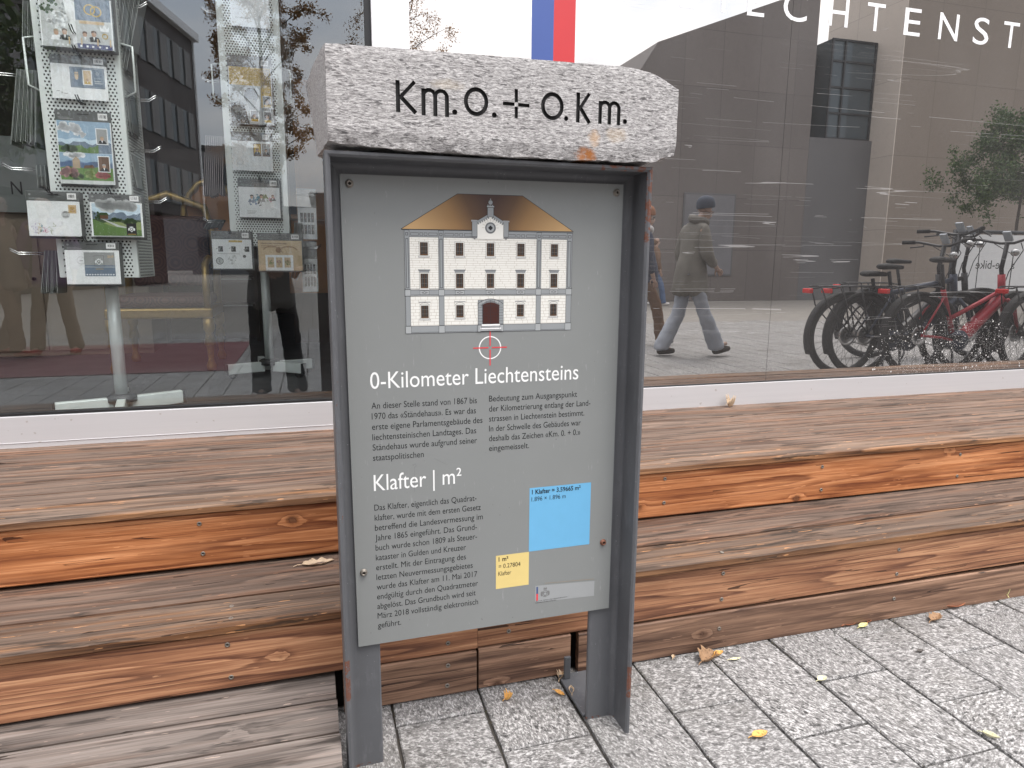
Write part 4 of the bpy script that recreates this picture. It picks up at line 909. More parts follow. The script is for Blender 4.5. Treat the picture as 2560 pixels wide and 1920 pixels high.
def a_alps(f, H_):
    r = random.Random(2)
    f.rect(0, 0, 1, H_, ai['skyl'], 1); f.rect(0, H_*.52, 1, H_, ai['sky'], 2); blob(f, r, .22, H_*.88, .2, 40, 'cloud', 3, .5); blob(f, r, .45, H_*.8, .12, 20, 'cloud', 3, .5)
    hills(f, r, 0, 1, H_*.5, H_*.72, .03, 'skyl', 4); hills(f, r, 0, 1, H_*.5, H_*.66, .05, 'steel', 5); hills(f, r, 0, .75, H_*.5, H_*.6, .05, 'green', 6); blob(f, r, .2, H_*.56, .14, 40, 'dgreen', 7, .5)
    f.rect(0, 0, 1, H_*.49, ai['sky'], 6); blob(f, r, .3, H_*.46, .2, 20, 'cloud', 7, .2); hills(f, r, 0, 1, 0, H_*.36, .03, 'blue', 8); hills(f, r, 0, 1, 0, H_*.27, .02, 'green', 9)
    f.poly([(.24, H_*.25), (.24, H_*.38), (.31, H_*.44), (.38, H_*.38), (.38, H_*.25)], ai['tan'], 10); f.poly([(.44, H_*.25), (.46, H_*.3), (.62, H_*.31), (.66, H_*.26)], ai['brown'], 10); blob(f, r, .18, H_*.18, .16, 60, 'rose', 11, .6); blob(f, r, .55, H_*.16, .12, 30, 'lgreen', 10, .6); blob(f, r, .8, H_*.15, .13, 46, 'red', 11, .5); blob(f, r, .3, H_*.12, .12, 30, 'dgreen', 11, .6); f.rect(0, 0, 1, H_*.06, ai['lgrey'], 12)
    for y0, y1, hh in ((.64, .9, 'tan'), (.2, .46, 'grey')):
        f.rect(.72, H_*y0, .95, H_*y1, ai['white'], 12); f.rect(.735, H_*(y0+.012), .935, H_*(y1-.012), ai['grey' if y0 > .5 else 'brown'], 13); bust(f, .835, H_*(y0+.012), .16, 14, hh, 'black')
def a_doodle(f, H_):
    r = random.Random(3)
    for x, c in ((.10, 'lilac'), (.18, 'gold'), (.31, 'pink'), (.44, 'lgreen'), (.25, 'teal')):
        for _ in range(9):
            px, py = x+r.uniform(-.05, .05), .12+r.uniform(-.05, .13); f.line([(px, py), (px+r.uniform(-.04, .04), py+r.uniform(-.05, .05)), (px+r.uniform(-.04, .04), py+r.uniform(-.05, .05))], .006, ai[c], 1)
    f.rect(.79, H_*.66, .95, H_*.9, ai['sepia'], 1); blob(f, r, .87, H_*.78, .06, 14, 'gold', 2); blob(f, r, .87, H_*.78, .05, 8, 'rose', 3)
    f.ring(.73, H_*.62, .07, .076, ai['black'], 4, 20); f.ring(.73, H_*.62, .05, .054, ai['black'], 4, 20)
    for k in range(5): f.line([(.68, H_*.56+k*.025), (.78, H_*.57+k*.025)], .005, ai['black'], 4)
def a_meadow(f, H_):
    r = random.Random(4)
    f.rect(.02, .02, .98, H_-.03, ai['skyl'], 1); blob(f, r, .5, H_*.92, .4, 40, 'lgrey', 2, .16); hills(f, r, .02, .98, .02, H_*.68, .06, 'steel', 3, ph=1); hills(f, r, .02, .98, .02, H_*.5, .015, 'dgreen', 4)
    hills(f, r, .02, .98, .02, H_*.42, .02, 'lgreen', 5, ph=2.2); f.poly([(.02, .02), (.98, .02), (.98, H_*.2), (.4, H_*.3), (.02, H_*.5)], ai['green'], 6); f.poly([(.18, H_*.52), (.24, H_*.5), (.55, H_*.33), (.72, H_*.28), (.72, H_*.25), (.5, H_*.29)], ai['lgrey'], 7)
    blob(f, r, .13, H_*.6, .08, 26, 'dgreen', 8); f.rect(.17, H_*.52, .33, H_*.62, ai['brown'], 9); f.poly([(.15, H_*.62), (.35, H_*.62), (.31, H_*.7), (.19, H_*.7)], ai['dgreen'], 9); blob(f, r, .5, H_*.5, .1, 24, 'dgreen', 8, .4); blob(f, r, .75, H_*.46, .12, 30, 'dgreen', 8, .5)
    f.rect(.68, .04, .88, H_*.4, ai['black'], 10); crest(f, .78, H_*.22, .06, 11); f.rect(.7, .055, .86, .065, ai['gold'], 11)
def crest(f, x, y, s, l):
    f.poly([(x-s*.75, y+s*.6), (x+s*.75, y+s*.6), (x+s*.6, y-s*.4), (x, y-s), (x-s*.6, y-s*.4)], ai['white'], l); f.poly([(x-s*.5, y+s*.42), (x+s*.5, y+s*.42), (x+s*.4, y-s*.3), (x, y-s*.7), (x-s*.4, y-s*.3)], ai['black'], l+1); f.disc(x, y, s*.25, ai['white'], l+2, 12); f.poly([(x-s*.5, y+s*.7), (x+s*.5, y+s*.7), (x+s*.6, y+s*1.1), (x+s*.25, y+s*.9), (x, y+s*1.15), (x-s*.25, y+s*.9), (x-s*.6, y+s*1.1)], ai['white'], l)
    f.disc(x-s*.95, y, s*.22, ai['white'], l, 10, s*.5); f.disc(x+s*.95, y, s*.22, ai['white'], l, 10, s*.5)
def a_year(f, H_):
    f.rect(.34, .17, .93, H_*.94, ai['grey'], 1); f.rect(.34, .17, .93, H_*.56, ai['steel'], 2); f.rect(.34, H_*.5, .93, H_*.515, ai['lgrey'], 3); crest(f, .62, H_*.66, .065, 3); f.frame(.53, H_*.52, .72, H_*.84, .004, ai['black'], 3)
    f.text('2019', .79, H_*.78, .05, ai['sepia'], .12, 4, bold=.03); f.rect(.55, H_*.44, .7, H_*.455, ai['gold'], 4)
    r = random.Random(6)
    for k in range(11): f.disc(.38+k*.051, .205, .016, ai['white'], 4, 8)
    f.ring(.28, H_*.7, .075, .08, ai['grey'], 2, 18); f.rect(.255, H_*.68, .32, H_*.7, ai['grey'], 2)
def a_poet(f, H_):
    r = random.Random(7)
    f.rect(0, 0, 1, H_, ai['grey'], 1); f.rect(.0, H_*.68, 1, H_, ai['mustard'], 2); f.rect(.74, H_*.3, 1, H_, ai['mustard'], 2)
    f.rect(0, .0, .74, H_*.68, ai['lgrey'], 3); f.poly([(0, 0), (0, H_*.34), (.2, H_*.4), (.34, H_*.3), (.44, 0)], ai['black'], 4); f.disc(.5, H_*.5, .17, ai['black'], 4, 18, .2); f.poly([(.4, H_*.45), (.62, H_*.42), (.58, H_*.25), (.46, H_*.2)], ai['grey'], 5); blob(f, r, .2, H_*.3, .16, 24, 'grey', 5)
    for _ in range(26): x = r.uniform(.76, .97); y = r.uniform(.42, .95)*H_; f.rect(x, y, x+.008, y+.05, ai['brown'], 3)
    for _ in range(16): x = r.uniform(.04, .7); y = r.uniform(.86, .95)*H_; f.rect(x, y, x+.05, y+.006, ai['brown'], 3)
    for x, y in ((.46, .03), (.78, .02), (.78, .27)):
        f.rect(x, y*H_*1.1, x+.21, y*H_*1.1+.3, ai['white'], 6); f.rect(x+.02, y*H_*1.1+.02, x+.19, y*H_*1.1+.28, ai['black'], 7); bust(f, x+.105, y*H_*1.1+.03, .18, 8, 'brown', 'tan'); f.rect(x+.02, y*H_*1.1+.02, x+.19, y*H_*1.1+.08, ai['mustard'], 11)
def a_two(f, H_):
    for x, c in ((.53, 'mustard'), (.76, 'grey')):
        f.rect(x, H_*.5, x+.2, H_*.93, ai['brown'], 1); f.rect(x+.015, H_*.56, x+.185, H_*.91, ai[c], 2); bust(f, x+.1, H_*.56, .16, 3, 'brown', 'black')
    f.ring(.17, H_*.3, .08, .085, ai['grey'], 1, 16)
    for k in range(5): f.line([(.08, H_*.2+k*.03), (.28, H_*.2+k*.03)], .004, ai['grey'], 1)
    f.ring(.7, H_*.42, .05, .055, ai['lgrey'], 2, 14)
def a_people(f, H_):
    r = random.Random(8)
    bust(f, .31, H_*.5, .2, 4, 'black', 'steel'); bust(f, .55, H_*.52, .2, 4, 'black', 'grey'); bust(f, .84, H_*.56, .16, 4, 'brown', 'black')
    blob(f, r, .43, H_*.62, .11, 18, 'teal', 2); blob(f, r, .66, H_*.66, .1, 18, 'lgreen', 2); blob(f, r, .8, H_*.62, .08, 14, 'pink', 2); blob(f, r, .34, H_*.5, .09, 10, 'blue', 2); blob(f, r, .5, H_*.46, .06, 10, 'black', 2)
    for k in range(3): f.rect(.17, H_*(.2-k*.045), .42-k*.03, H_*(.215-k*.045), ai['grey'], 2)
def a_vign(f, H_):
    r = random.Random(9)
    f.rect(.42, H_*.9, .78, H_*.97, ai['gold'], 1)
    for x in (.16, .5, .86): f.rect(x-.02, H_*.58, x+.1, H_*.76, ai['black'], 1); blob(f, r, x, H_*.68, .07, 10, 'grey', 2)
    f.disc(.16, H_*.26, .1, ai['lgrey'], 1, 20); f.ring(.16, H_*.26, .085, .1, ai['black'], 2, 20); blob(f, r, .16, H_*.26, .06, 10, 'grey', 3); f.disc(.82, H_*.42, .045, ai['black'], 1, 12); blob(f, r, .5, H_*.3, .12, 12, 'lgrey', 1)
    f.rect(.1, H_*.5, .7, H_*.515, ai['grey'], 1)
def a_sepia(f, H_):
    r = random.Random(10)
    f.rect(-.02, 0, 1.02, H_, ai['sepia'], 1); f.text('Harmonies Liechtenstein', .05, H_*.88, .04, ai['brown'], .62, 2, bold=.02); f.rect(.05, H_*.82, .55, H_*.835, ai['dsepia'], 2); f.rect(.05, H_*.77, .8, H_*.785, ai['dsepia'], 2)
    f.ring(.3, H_*.45, .26, .28, ai['dsepia'], 2, 24, .4, 2.4); f.ring(.7, H_*.45, .26, .28, ai['dsepia'], 2, 24, .7, 2.7); f.disc(.46, H_*.68, .07, ai['dsepia'], 3, 14)
    f.rect(.14, 0, .80, H_*.52, ai['white'], 4)
    for k, c in enumerate(('lgreen', 'rose', 'green')): f.rect(.19+k*.2, H_*.1, .34+k*.2, H_*.44, ai['sepia'], 5); blob(f, r, .265+k*.2, H_*.27, .06, 16, c, 6); blob(f, r, .265+k*.2, H_*.3, .04, 8, 'dsepia', 7)
def a_plain(f, H_): f.rect(.1, H_*.2, .5, H_*.24, ai['lgrey'], 1)
card([(91, -40), (278, -20), (286, 130), (99, 111)], Y1-.03, 'stamp_card', 'stamp sheet with wedding couple and gold rings, topmost on the near stand', 'stamp card', a_wedding, .14, .02, lbl=False)
card([(122, 131), (268, 146), (271, 257), (128, 241)], Y1-.004, 'stamp_card', 'white first-day cover with blue-grey portrait block below the wedding sheet', 'stamp card', a_coatcard, .2)
card([(134, 268), (276, 281), (288, 463), (148, 459)], Y1-.008, 'stamp_card', 'tall card with alpine clouds and castle pictures', 'stamp card', a_alps, .145, .02)
card([(61, 474), (199, 481), (207, 591), (72, 590)], Y1-.03, 'stamp_card', 'white envelope with small coloured doodles and round postmark', 'stamp card', a_doodle, .22, .02)
card([(221, 484), (352, 485), (362, 593), (227, 591)], Y1-.03, 'stamp_card', 'card with green meadow, farm path and black crest panel', 'stamp card', a_meadow, .2, .02)
card([(158, 604), (298, 604), (303, 710), (165, 711)], Y1-.03, 'stamp_card', 'white cover with dark crest block marked 2019, lowest on the near stand', 'stamp card', a_year, .2, .02)
card([(570, -40), (668, -40), (678, 68), (578, 68)], Y2-.01, 'stamp_card', 'pale plain sheet at the top of the farther stand', 'stamp card', a_plain, .1, .006, lbl=False)
card([(566, 138), (674, 136), (688, 309), (575, 312)], Y2-.01, 'stamp_card', 'mustard card with black and white portrait and three small stamps', 'stamp card', a_poet, .17, .02)
card([(577, 329), (680, 329), (684, 427), (580, 428)], Y2-.01, 'stamp_card', 'white cover with two brown stamps in its top corner', 'stamp card', a_two, .24)
card([(594, 447), (699, 446), (702, 543), (597, 544)], Y2-.02, 'stamp_card', 'white cover with splashes of colour and ink heads', 'stamp card', a_people, .22, .02)
card([(529, 579), (633, 576), (627, 671), (530, 672)], Y2-.04, 'stamp_card', 'white cover with black vignettes and round seal, lower left on the farther stand', 'stamp card', a_vign, .22, .02)
card([(643, 583), (755, 582), (757, 677), (646, 676)], Y2-.04, 'stamp_card', 'sepia card with three stamps in a white frame', 'stamp card', a_sepia, .2, .02)
# black wire hooks over the headers, chrome hooks at the sides (they belong to the stands)
def hook_at(st, px, py, Y, side=0, ln=.09, black=False):
    p = at(px, py, Y)-st.location; return tilt_hook(st, p, ln, side, black)
for q in ((195, 92), (203, 142), (210, 262), (136, 484), (285, 486), (226, 604)): hook_at(s1, *q, Y1+.01, 0, .06, True)
for q in ((622, 128), (628, 334), (650, 452), (578, 584), (698, 585)): hook_at(s2, *q, Y2+.01, 0, .05, True)
for q, sd_, l_ in (((288, 12), 1, .09), ((312, 248), 1, .09), ((325, 376), 1, .09), ((335, 504), 1, .1), ((60, 190), -1, .1), ((88, 424), -1, .08), ((112, 634), -1, .09)): hook_at(s1, *q, Y1+.06, sd_, l_)
for q, sd_, l_ in (((548, 32), -1, .06), ((548, 205), -1, .06), ((725, 108), 1, .1), ((740, 314), 1, .1), ((735, 488), 1, .1), ((560, 555), -1, .08), ((745, 620), 1, .1)): hook_at(s2, *q, Y2+.06, sd_, l_)
def bundle(px, Y, n, label, mat='card_header', fan=.0, dep=.12):
    """cards hung one behind the other on a side hook, seen edge-on"""
    P = [at(a, b, Y) for a, b in px]; x0, x1, z0, z1 = P[0].x, P[1].x, P[2].z, P[0].z; sh = P[2].x-P[1].x
    c = thing('card_bundle', label, 'card bundle', (x0, Y, z0), 0, 'bundles of cards hung edge-on beside the stands'); r = random.Random(len(label))
    for k in range(n):
        xa = (x1-x0)*(k+.5)/n; m = MB(); b_ = fan*(k/(n-1)-.5)
        za = r.uniform(0, .02); d_ = dep*r.uniform(.9, 1.05); th = .0013
        m.add([(xa-th, 0, z1-z0), (xa+th, 0, z1-z0), (xa+sh+b_+th, 0, za), (xa+sh+b_-th, 0, za), (xa-th, d_, z1-z0), (xa+th, d_, z1-z0), (xa+sh+b_+th, d_, za), (xa+sh+b_-th, d_, za)], [(0, 3, 2, 1), (4, 5, 6, 7), (0, 4, 7, 3), (1, 2, 6, 5), (0, 1, 5, 4), (3, 7, 6, 2)])
        m.build('hanging_card', M['card_edge_a' if k % 3 else 'card_edge_b'] if mat == 'card_header' else M[mat], c)
    return c
M['card_edge_a'] = paint('card_edge_a', (.10, .11, .105), .5); M['card_edge_b'] = paint('card_edge_b', (.22, .235, .225), .5); M['card_edge_p'] = paint('card_edge_p', (.42, .36, .36), .5)
bundle([(55, 0), (88, 0), (92, 128)], Y1+.04, 9, 'dark card bundle cut by the top of the picture, left of the near stand', fan=.01)
bundle([(40, 172), (92, 180), (84, 366)], Y1+.04, 16, 'thick dark card bundle left of the blue-grey portrait cover', fan=.02)
bundle([(88, 412), (112, 412), (118, 476)], Y1+.05, 7, 'small card bundle just above the doodle envelope')
bundle([(110, 626), (140, 626), (138, 735)], Y1+.03, 10, 'violet-grey card bundle beside the 2019 cover', fan=.02)
bundle([(286, -20), (352, -20), (330, 182)], Y1+.05, 16, 'fanned dark card bundle right of the wedding sheet', fan=-.03)
bundle([(296, 228), (322, 232), (332, 340)], Y1+.05, 9, 'dark card bundle right of the alpine card', fan=.01)
bundle([(304, 358), (322, 360), (338, 470)], Y1+.05, 7, 'brown-edged card bundle above the meadow card', fan=.02)
bundle([(512, 338), (560, 338), (556, 492)], Y2+.05, 10, 'pinkish card bundle left of the two-stamp cover', 'card_edge_p', .01)
bundle([(700, 60), (722, 60), (742, 300)], Y2+.1, 8, 'long dark card bundle on the right side of the farther stand')
bundle([(520, 548), (560, 548), (548, 575)], Y2+.05, 8, 'dark card bundle above the vignette cover')
bundle([(735, 556), (756, 556), (748, 700)], Y2+.06, 8, 'dark card bundle right of the sepia card')
def a_sheet(f, H_):
    for r_ in range(2):
        for k in range(4): f.rect(.12+k*.2, H_*(.16+r_*.38), .28+k*.2, H_*(.46+r_*.38), ai['black'], 1); f.disc(.2+k*.2, H_*(.3+r_*.38), .04, ai['rose' if k % 2 else 'grey'], 2, 8)
card([(735, 470), (785, 470), (797, 598), (752, 598)], Y2+.18, 'stamp_card', 'white sheet of eight dark stamps beside the frame of the sign, upper of two', 'stamp card', a_sheet, .38, lbl=False)
card([(752, 600), (790, 605), (798, 728), (757, 730)], Y2+.18, 'stamp_card', 'white sheet of eight dark stamps beside the frame of the sign, lower of two', 'stamp card', a_sheet, .35, lbl=False)
# furniture in the gloom
M['orange_wood'] = paint('orange_wood', (.30, .125, .035), .5, 0, .3, 5); M['dark_wood'] = paint('dark_wood', (.035, .02, .013), .5, 0, .3, 5); M['beige_wood'] = paint('beige_wood', (.21, .165, .12), .6, 0, .2, 4)
ct = thing('shop_counter', 'orange-brown wooden counter behind the farther card stand', 'counter', (.45, 6.0, FZ))
MB().box(-.62, .9, 0, .5, .42, 1.02).build('body', M['orange_wood'], ct, .004); MB().box(-.60, .88, .02, .48, 0, .419).build('plinth', M['dark_wood'], ct); MB().box(-.66, .95, -.04, .55, 1.021, 1.06).build('worktop', M['orange_wood'], ct, .004)
for k in range(3): MB().box(-.58+k*.5, -.12+k*.5, -.012, -.0005, .46, .98).build('front_panel', M['orange_wood'], ct, .003)
cb = thing('wooden_cupboard', 'tall orange-brown cupboard in the gloom behind the counter', 'cupboard', (.2, 7.0, FZ))
MB().box(-.3, 1.0, 0, .5, 0, 2.35).build('body', M['orange_wood'], cb, .004)
for k in range(2): d_ = MB().box(-.27+k*.64, .33+k*.64, -.02, -.0005, .05, 2.3).build('door', M['orange_wood'], cb, .004); hb = MB(); hb.tube([(.28+k*.14, -.05, 1.05), (.28+k*.14, -.05, 1.2)], .008); hb.build('handle', M['chrome'], d_)
M['gilt'] = paint('gilt', (.34, .225, .07), .35, .6, .3, 40, .2)
t = NT('damask'); o = t.obj(); v_ = t.vor(t.map(o, (1, 1, 1)), 9, rnd=.3); w_ = t.math('SINE', t.math('MULTIPLY', v_, 46.0)); M['damask'] = t.done(t.pbr(t.mix(t.math('GREATER_THAN', t.math('ADD', w_, t.math('MULTIPLY', t.noise(o, 26, 3), 1.2)), .6), (.04, .01, .012), (.075, .03, .025)), .7))
# gilded console chair: back at (285..560,640..800), front leg (265..290,740..920)
cc = at(400, 800, 4.6); ch = thing('gilded_armchair', 'gilded armchair with dark red damask back between the two stands', 'armchair', (cc.x, 4.9, FZ))
L_, R2 = at(275, 800, 4.6).x-cc.x, at(520, 800, 4.6).x-cc.x; zs = at(400, 795, 4.6).z-FZ
def gleg(x, y, z1, r=.028):
    m = MB(); m.lathe([(r*.9, .002), (r*1.1, .03), (r*.6, .07), (r*.9, .16), (r*1.25, z1*.5), (r*.8, z1*.72), (r*1.2, z1*.8), (r*1.2, z1)], (x, y, 0), n=14)
    for k in range(5): m.lathe([(0, -.012), (.012, 0), (0, .012)], (x-.004, y-r*.95, z1*(.2+.15*k)), (0, 0, 1), 8)
    return m.build('leg', M['gilt'], ch)
zs = max(.36, min(.52, zs))
for x in (L_, R2):
    for y in (-.28, .24): gleg(x, y, zs-.03)
MB().box(L_-.03, R2+.03, -.305, .265, zs-.029, zs+.035).build('seat_rail', M['gilt'], ch, .012)
MB().box(L_, R2, -.28, .24, zs+.0355, zs+.11).build('seat_cushion', M['damask'], ch, .03)
MB().box(L_+.03, R2-.03, .2, .26, zs+.15, zs+.62).build('backrest', M['damask'], ch, .03)
m = MB(); m.tube([(L_, .23, zs+.03), (L_-.01, .24, zs+.45), (L_+.05, .25, zs+.68), ((L_+R2)/2, .25, zs+.76), (R2-.05, .25, zs+.68), (R2+.01, .24, zs+.45), (R2, .23, zs+.03)], .026, 10); m.build('back_frame', M['gilt'], ch)
for x in (L_, R2): m = MB(); m.tube([(x, .22, zs+.32), (x, -.1, zs+.34), (x, -.26, zs+.30), (x, -.28, zs+.16), (x, -.27, zs+.03)], .022, 10); m.build('armrest', M['gilt'], ch)
# oval gilt frame (brown picture) hanging behind
oc = at(530, 560, 5.2); om = thing('oval_picture', 'brown oval picture in a gilded frame behind the farther card stand', 'picture', (oc.x, 5.2, oc.z))
f_ = MB(); f_.prism([(.17*math.cos(2*PI*k/32), .27*math.sin(2*PI*k/32)) for k in range(32)], (0, 0, 0), (1, 0, 0), (0, 0, 1), .02); f_.build('canvas', M['orange_wood'], om)
m = MB(); m.tube([(.18*math.cos(2*PI*k/32)+.006*math.sin(k*3), 0, .28*math.sin(2*PI*k/32)+.006*math.cos(k*5)) for k in range(32)], [.018+.006*(k % 2) for k in range(32)], 8, closed=True); m.build('frame', M['gilt'], om)
MB().box(-.02, .02, .03, .06, -(oc.z-FZ), .0).build('easel_leg', M['dark_wood'], om)
sh = thing('display_shelf', 'dark shelf unit with pale edges behind the gilded armchair', 'shelf unit', (at(500, 700, 6.2).x, 6.2, FZ))
MB().box(-.3, .42, .3, .34, 0, 1.6).build('back', M['dark_wood'], sh)
for k in range(5): MB().box(-.3, .42, 0, .299, .3+k*.22, .322+k*.22).build('shelf', M['dark_wood'], sh); MB().box(-.28, .40, -.006, -.0005, .305+k*.22, .318+k*.22).build('shelf_edge', M['card_edge_b'], sh)
for s_x in (-.325, .421): MB().box(s_x, s_x+.024, 0, .34, 0, 1.6).build('side', M['dark_wood'], sh)
bc = thing('beige_cabinet', 'beige wooden cabinet with double doors at the left of the shop', 'cabinet', (at(130, 700, 5.6).x, 5.6, FZ))
MB().box(-.75, .62, 0, .5, 0, 1.0).build('body', M['beige_wood'], bc, .004)
for k in range(2): d_ = MB().box(-.72+k*.68, -.06+k*.68, -.018, -.0005, .04, .96).build('door', M['beige_wood'], bc, .003); kb = MB(); kb.lathe([(0, 0), (.012, -.002), (.012, -.02), (0, -.024)], (-.1+k*.12, -.018, .55), (0, 1, 0), 10); kb.build('knob', M['dark_wood'], d_)
bd = thing('letter_stand_in', 'added grey board whose dark capitals stand in for backlit window lettering', 'stand_in_board', (at(60, 600, 5.55).x, 5.55, FZ+1.001))
MB().box(-.9, .5, 0, .02, 0, .5).build('board', M['card_edge_b'], bd); f_ = Flat((-.55, -.0006, .12), (1, 0, 0), (0, 0, 1), 1, .0002)  # board added to carry the letters, which are really backlit on another window
for k, c_ in enumerate('HTENS'): f_.text(c_, k*.17, .0, .085, 0, .065 if c_ != 'S' else .055)
f_.build('lettering', AC['black'], bd)
ps = thing('poster_display', 'blue and orange poster board low in the shop at the left edge', 'poster', (at(20, 520, 5.7).x, 5.7, FZ+.9))
MB().box(-.35, .35, 0, .02, 0, .42).build('board', AC['navy'], ps); f_ = Flat((0, -.0005, 0), (1, 0, 0), (0, 0, 1), 1, .0002); f_.rect(-.1, .06, .12, .36, 0); f_.rect(-.3, .2, -.14, .38, 1); f_.build('pictures', [AC['orange'], AC['violet']], ps)
MB().box(-.3, -.26, .021, .05, -.9, .2).build('stand', AC['black'], ps)
# ================================================================== the square behind the photographer (seen in the windows)
# museum of brown stone slabs; the lit side return is painted pale
def slab_mat(name, a, b, w, h_, jw=.008):
    t = NT(name); o = t.obj(); br = t.n('ShaderNodeTexBrick'); x, y, z = t.sep(o)[:3]
    t.l(t.comb(t.math('ADD', x, t.math('MULTIPLY', y, 1.0)), z, 0.0), br.inputs['Vector']); br.offset = 0; br.inputs['Scale'].default_value = 1
    br.inputs['Brick Width'].default_value = w; br.inputs['Row Height'].default_value = h_; br.inputs['Mortar Size'].default_value = jw; br.inputs['Bias'].default_value = 0
    t.val(br.inputs['Color1'], a); t.val(br.inputs['Color2'], b); t.val(br.inputs['Mortar'], [q*.6 for q in a])
    c = t.mix(t.math('MULTIPLY', t.noise(t.map(o, (1, 1, .35)), 1.1, 5, .65), .7), br.outputs[0], [q*.72 for q in b])
    c = t.mix(t.math('MULTIPLY', t.range(t.noise(o, 7, 4, .7), .5, .8), .25), c, [q*.6 for q in a])
    return t.done(t.pbr(c, .7))
M['slab_dark'] = slab_mat('slab_dark', (.12, .105, .10), (.15, .13, .122), 1.15, 1.42)
M['slab_mid'] = slab_mat('slab_mid', (.185, .152, .126), (.215, .178, .148), 1.5, 2.05)
M['slab_lit'] = slab_mat('slab_lit', (.50, .44, .385), (.55, .485, .425), 3.0, 2.05)  # side face of the wing: its lit look is put into the colour
M['slab_plain'] = paint('slab_plain', (.098, .096, .10), .7, 0, .12, 2)
M['dark_metal'] = paint('dark_metal', (.03, .032, .036), .4, .5, .2, 5)
M['bldg_glass'] = paint('bldg_glass', (.05, .065, .075), .05, 0, .2, 3)
YW = -11.97
XB = my(2168, 500, YW).x; _q = ray(2222, 500); YB = 2*YG-_q.y*XB/_q.x
mu = thing('stone_museum', 'brown stone slab museum with sloping roof, mirrored in the right window', 'museum')
m = MB(); pts = [(5.5, 0), (13.75, 0), (13.75, 8.30), (12.45, 8.04), (8.87, 6.67), (8.44, 6.02), (5.5, 2.6)]
pl = [(-x, z) for x, z in pts]                                  # seen from +Y: x runs leftwards
m.prism(pl, (0, YW, 0), (-1, 0, 0), (0, 0, 1), 9); m.build('slab_wall', M['slab_dark'], mu)
MB().box(13.76, XB-.035, YW-9, YW-.004, 0, 4.6).build('lower_wall', M['slab_plain'], mu)
MB().box(XB, 40, YW-.55, YB, 0, 11.5).build('stone_block_wing', M['slab_mid'], mu)
m = MB(); m.box(XB-.03, XB-.001, YW-.55, YB+.003, 0, 11.5); m.box(XB-.03, XB+3, YW-2.2, YW-.551, 7.0, 11.5); m.build('lit_return', M['slab_lit'], mu)
# recessed glass stair between the two volumes
st_ = MB(); st_.box(13.76, XB-.04, YW-3.0, YW-2.6, 4.605, 6.6); st_.build('stair_glazing', M['bldg_glass'], mu)
m = MB()
m.prism([(-13.76, 6.55), (-XB+.04, 7.25), (-XB+.04, 6.9), (-13.76, 6.3)], (0, YW-1.2, 0), (-1, 0, 0), (0, 0, 1), .3); m.build('stair_roof', M['dark_metal'], mu)
for k in range(6): z_ = 4.85+k*.42; MB().box(13.77, XB-.045, YW-2.59, YW-2.54, z_, z_+.05).build('louvre', M['dark_metal'], mu)
bx = MB(); bx.box(14.38, XB-.04, YW-2.5, YW-.15, 4.61, 7.3); w_ = bx.build('oriel_window', M['bldg_glass'], mu)
m = MB()
for x_ in (14.36, 14.8, XB-.1): m.box(x_, x_+.05, YW-.149, YW-.10, 4.61, 7.3)
for z_ in (4.61, 5.3, 6.0, 6.7, 7.26): m.box(14.36, XB-.05, YW-.148, YW-.11, z_, z_+.05)
m.build('window_frame', M['dark_metal'], w_)
MB().box(14.2, 14.9, YW-1.3, YW-.7, 6.61, 7.0).build('roof_plant', M['dark_metal'], mu)
M['bluish_poster'] = paint('bluish_poster', (.13, .128, .138), .4, 0, .2, 3)
pp = thing('exhibition_poster', 'pale blue poster case on the stone slab wall behind the walking person', 'poster', (my(1730, 600, YW+.05).x, YW+.06, 0))
q0, q1 = my(1712, 480, YW+.06), my(1830, 690, YW+.06)
MB().box(0, q1.x-q0.x, -.055, -.035, q1.z, q0.z).build('case', M['slab_plain'], pp, .01); MB().box(.05, q1.x-q0.x-.05, -.0345, -.03, q1.z+.05, q0.z-.05).build('sheet', M['bluish_poster'], pp)
pp.location.x = q0.x
# dark office building to the left
M['office_dark'] = paint('office_dark', (.045, .035, .035), .6, 0, .2, 1.5); M['office_panel'] = paint('office_panel', (.16, .155, .155), .55, 0, .25, 3); M['white_trim'] = paint('white_trim', (.72, .73, .74), .5)
off = thing('office_building', 'dark brown office building with rows of tall windows and white roof edge', 'building', (-4.85, -29, 0), math.radians(12.4))
# local: x to the right, facade faces +x side (towards the square) along y
MB().box(-14, 0, -1, 24, 2.9, 10.6).build('upper_storeys', M['office_dark'], off)
MB().box(-14, -1.2, .5, 24, 0, 2.899).build('ground_floor', M['under'], off)
MB().box(-14.2, .25, -1.25, 24.2, 10.601, 10.95).build('roof_edge', M['white_trim'], off, .02)
MB().box(-.6, .06, -1.12, -1.001, 2.9, 10.6).build('corner_trim', M['white_trim'], off)
for r_ in range(3):
    z0 = 3.35+r_*2.55
    MB().box(.0005, .03, -.6, 23.6, z0, z0+1.5).build('window_band', M['bldg_glass'], off)
    for k in range(20):
        y0 = -.5+k*1.2
        w_ = MB().box(.031, .075, y0, y0+.62, z0+.02, z0+1.48).build('window_blind', M['office_panel'], off)
M['far_wall'] = paint('far_wall', (.13, .135, .145), .7, 0, .1, .5)
fb = thing('far_house', 'low grey house with flat roof beyond the dark office building', 'building', (-5.3, -50, 0))
MB().box(-3, 3.4, -6, 0, 0, 8.8).build('wall', M['far_wall'], fb); MB().box(-3.2, 3.6, -6.2, .2, 8.801, 9.1).build('roof', M['dark_metal'], fb)
for r_ in range(3):
    for k in range(4): MB().box(-2.5+k*1.5, -1.7+k*1.5, .001, .04, 1.2+r_*2.6, 2.7+r_*2.6).build('window', M['bldg_glass'], fb)
